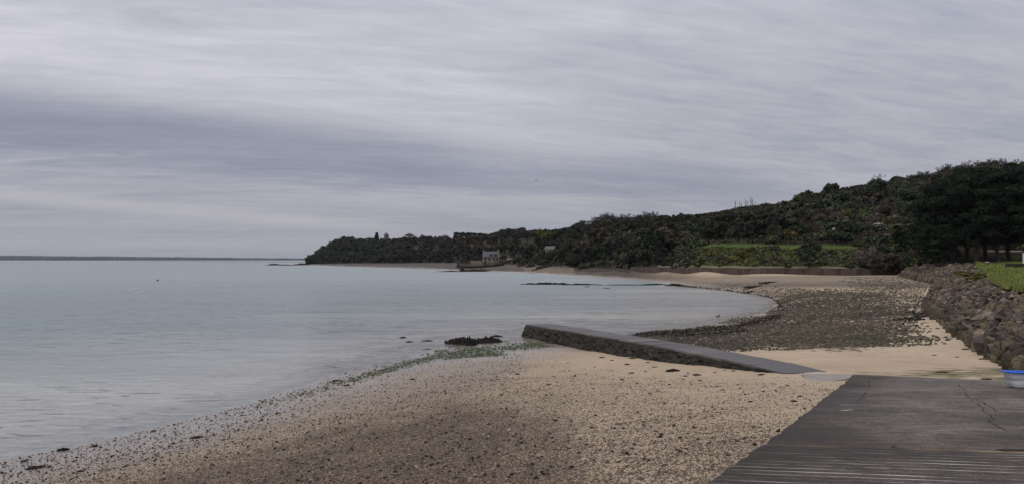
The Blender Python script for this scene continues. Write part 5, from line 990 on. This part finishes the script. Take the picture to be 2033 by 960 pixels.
# ------------------------------------------------------------------ pebbles, shells and weed scraps on the beach
OV = np.array([(1, 0, 0), (-1, 0, 0), (0, 1, 0), (0, -1, 0), (0, 0, 1), (0, 0, -.6)], float); OF = np.array([(0, 2, 4), (2, 1, 4), (1, 3, 4), (3, 0, 4), (2, 0, 5), (1, 2, 5), (3, 1, 5), (0, 3, 5)])
def pebbles(name, n, dmin, dmax, pxr, key, smin, smax, mt, seed, gain=1.0, power=1.0, dgrow=0.0, cull=8, flat=(.35, .7), pos=False, both=None):
    r = np.random.default_rng(seed); X_, Y_, Z_, K_ = [], [], [], []; got = 0
    for _ in range(30):
        m_ = 60000; y = dmin*(dmax/dmin)**(r.random(m_)**power) if not pos else r.uniform(dmin, dmax, m_); px = r.uniform(pxr[0], pxr[1], m_); x = (px-CX)/F*y; z = ground(x, y); mk_ = masks(x, y, z); k_ = np.clip(mk_[key]*gain, 0, 1)
        ok = (r.random(m_) < k_) & (z > .005) & ~inside(x, y, RAMP); X_.append(x[ok]); Y_.append(y[ok]); Z_.append(z[ok]); got += ok.sum()
        if got >= n: break
    x, y, z = [np.concatenate(q)[:n] for q in (X_, Y_, Z_)]; n = len(x); s = np.exp(r.uniform(math.log(smin), math.log(smax), n))*(1+dgrow*y)
    v = OV[None]*np.stack([s, s*r.uniform(.55, .95, n), s*r.uniform(*flat, n)], -1)[:, None, :]*(1+r.normal(size=(n, 6, 1))*.16)
    a = r.uniform(0, 6.28, n); c_, s_ = np.cos(a)[:, None], np.sin(a)[:, None]; tl = r.normal(size=n)[:, None]*.3
    vx = v[..., 0]*c_-v[..., 1]*s_; vy = v[..., 0]*s_+v[..., 1]*c_; vz = v[..., 2]+vx*tl; V = np.stack([vx+x[:, None], vy+y[:, None], vz+z[:, None]+.1*s[:, None]], -1).reshape(-1, 3)
    Fq = (OF[None]+np.arange(n)[:, None, None]*6).reshape(-1, 3); return tag(obj(name, mesh(name, V, Fq, mt, False, dict(tint=np.repeat(r.random(n), 6)))), kind='stuff')
pebbles('beach_pebbles', 165000, 6.5, 38, (-40, 1720), 'gravel', .009, .023, M['pebble'], 1, .95, 1.0, .006)
pebbles('wet_pebbles', 3600, 12, 40, (-60, 1100), 'wet', .010, .04, M['weed'], 2, .25, .9, .004, flat=(.4, .8))
pebbles('green_cobbles', 30000, 33, 130, (1240, 1900), 'cobble', .04, .13, M['cobble'], 3, 1.0, 1.0, .004)
pebbles('wrack_scraps', 6500, 30, 150, (1050, 1900), 'wrack', .04, .12, M['weed'], 4, 1.0, 1.0, .004, flat=(.3, .8))
pebbles('green_weed_scraps', 6500, 18, 75, (200, 1900), 'green', .02, .10, plain('wet_green_weed', (.045, .058, .016), .6, .5, 6, 0, world=True), 5, 1.0, 1.0, .004, flat=(.15, .4))
pebbles('shell_bits', 1100, 7, 34, (-40, 1720), 'gravel', .010, .022, M['render'], 8, .5, 1.0, .003, flat=(.2, .5))
pebbles('large_pebbles', 1500, 7, 34, (-40, 1500), 'gravel', .028, .060, M['pebble'], 9, .5, 1.0, .004)
pebbles('weed_scraps', 1500, 10, 30, (-40, 1720), 'gravel', .02, .06, M['weed'], 6, .4, 1.0, .004, flat=(.2, .5))
# ------------------------------------------------------------------ haze
if HAZE:
    q = MB(); q.box((0, 0, 30), (34000, 34000, 76)); hz_ = q.build('haze', None, None); hz_.data.materials.clear()
    m = bpy.data.materials.new('haze_air'); m.use_nodes = True; nt = m.node_tree; nt.nodes.remove(nt.nodes['Principled BSDF']); vo = nt.nodes.new('ShaderNodeVolumePrincipled'); vo.inputs['Density'].default_value = HAZE; vo.inputs['Color'].default_value = (.80, .86, .95, 1); vo.inputs['Anisotropy'].default_value = .2
    nt.links.new(vo.outputs[0], nt.nodes['Material Output'].inputs['Volume']); hz_.data.materials.append(m); hz_['kind'] = 'stuff'
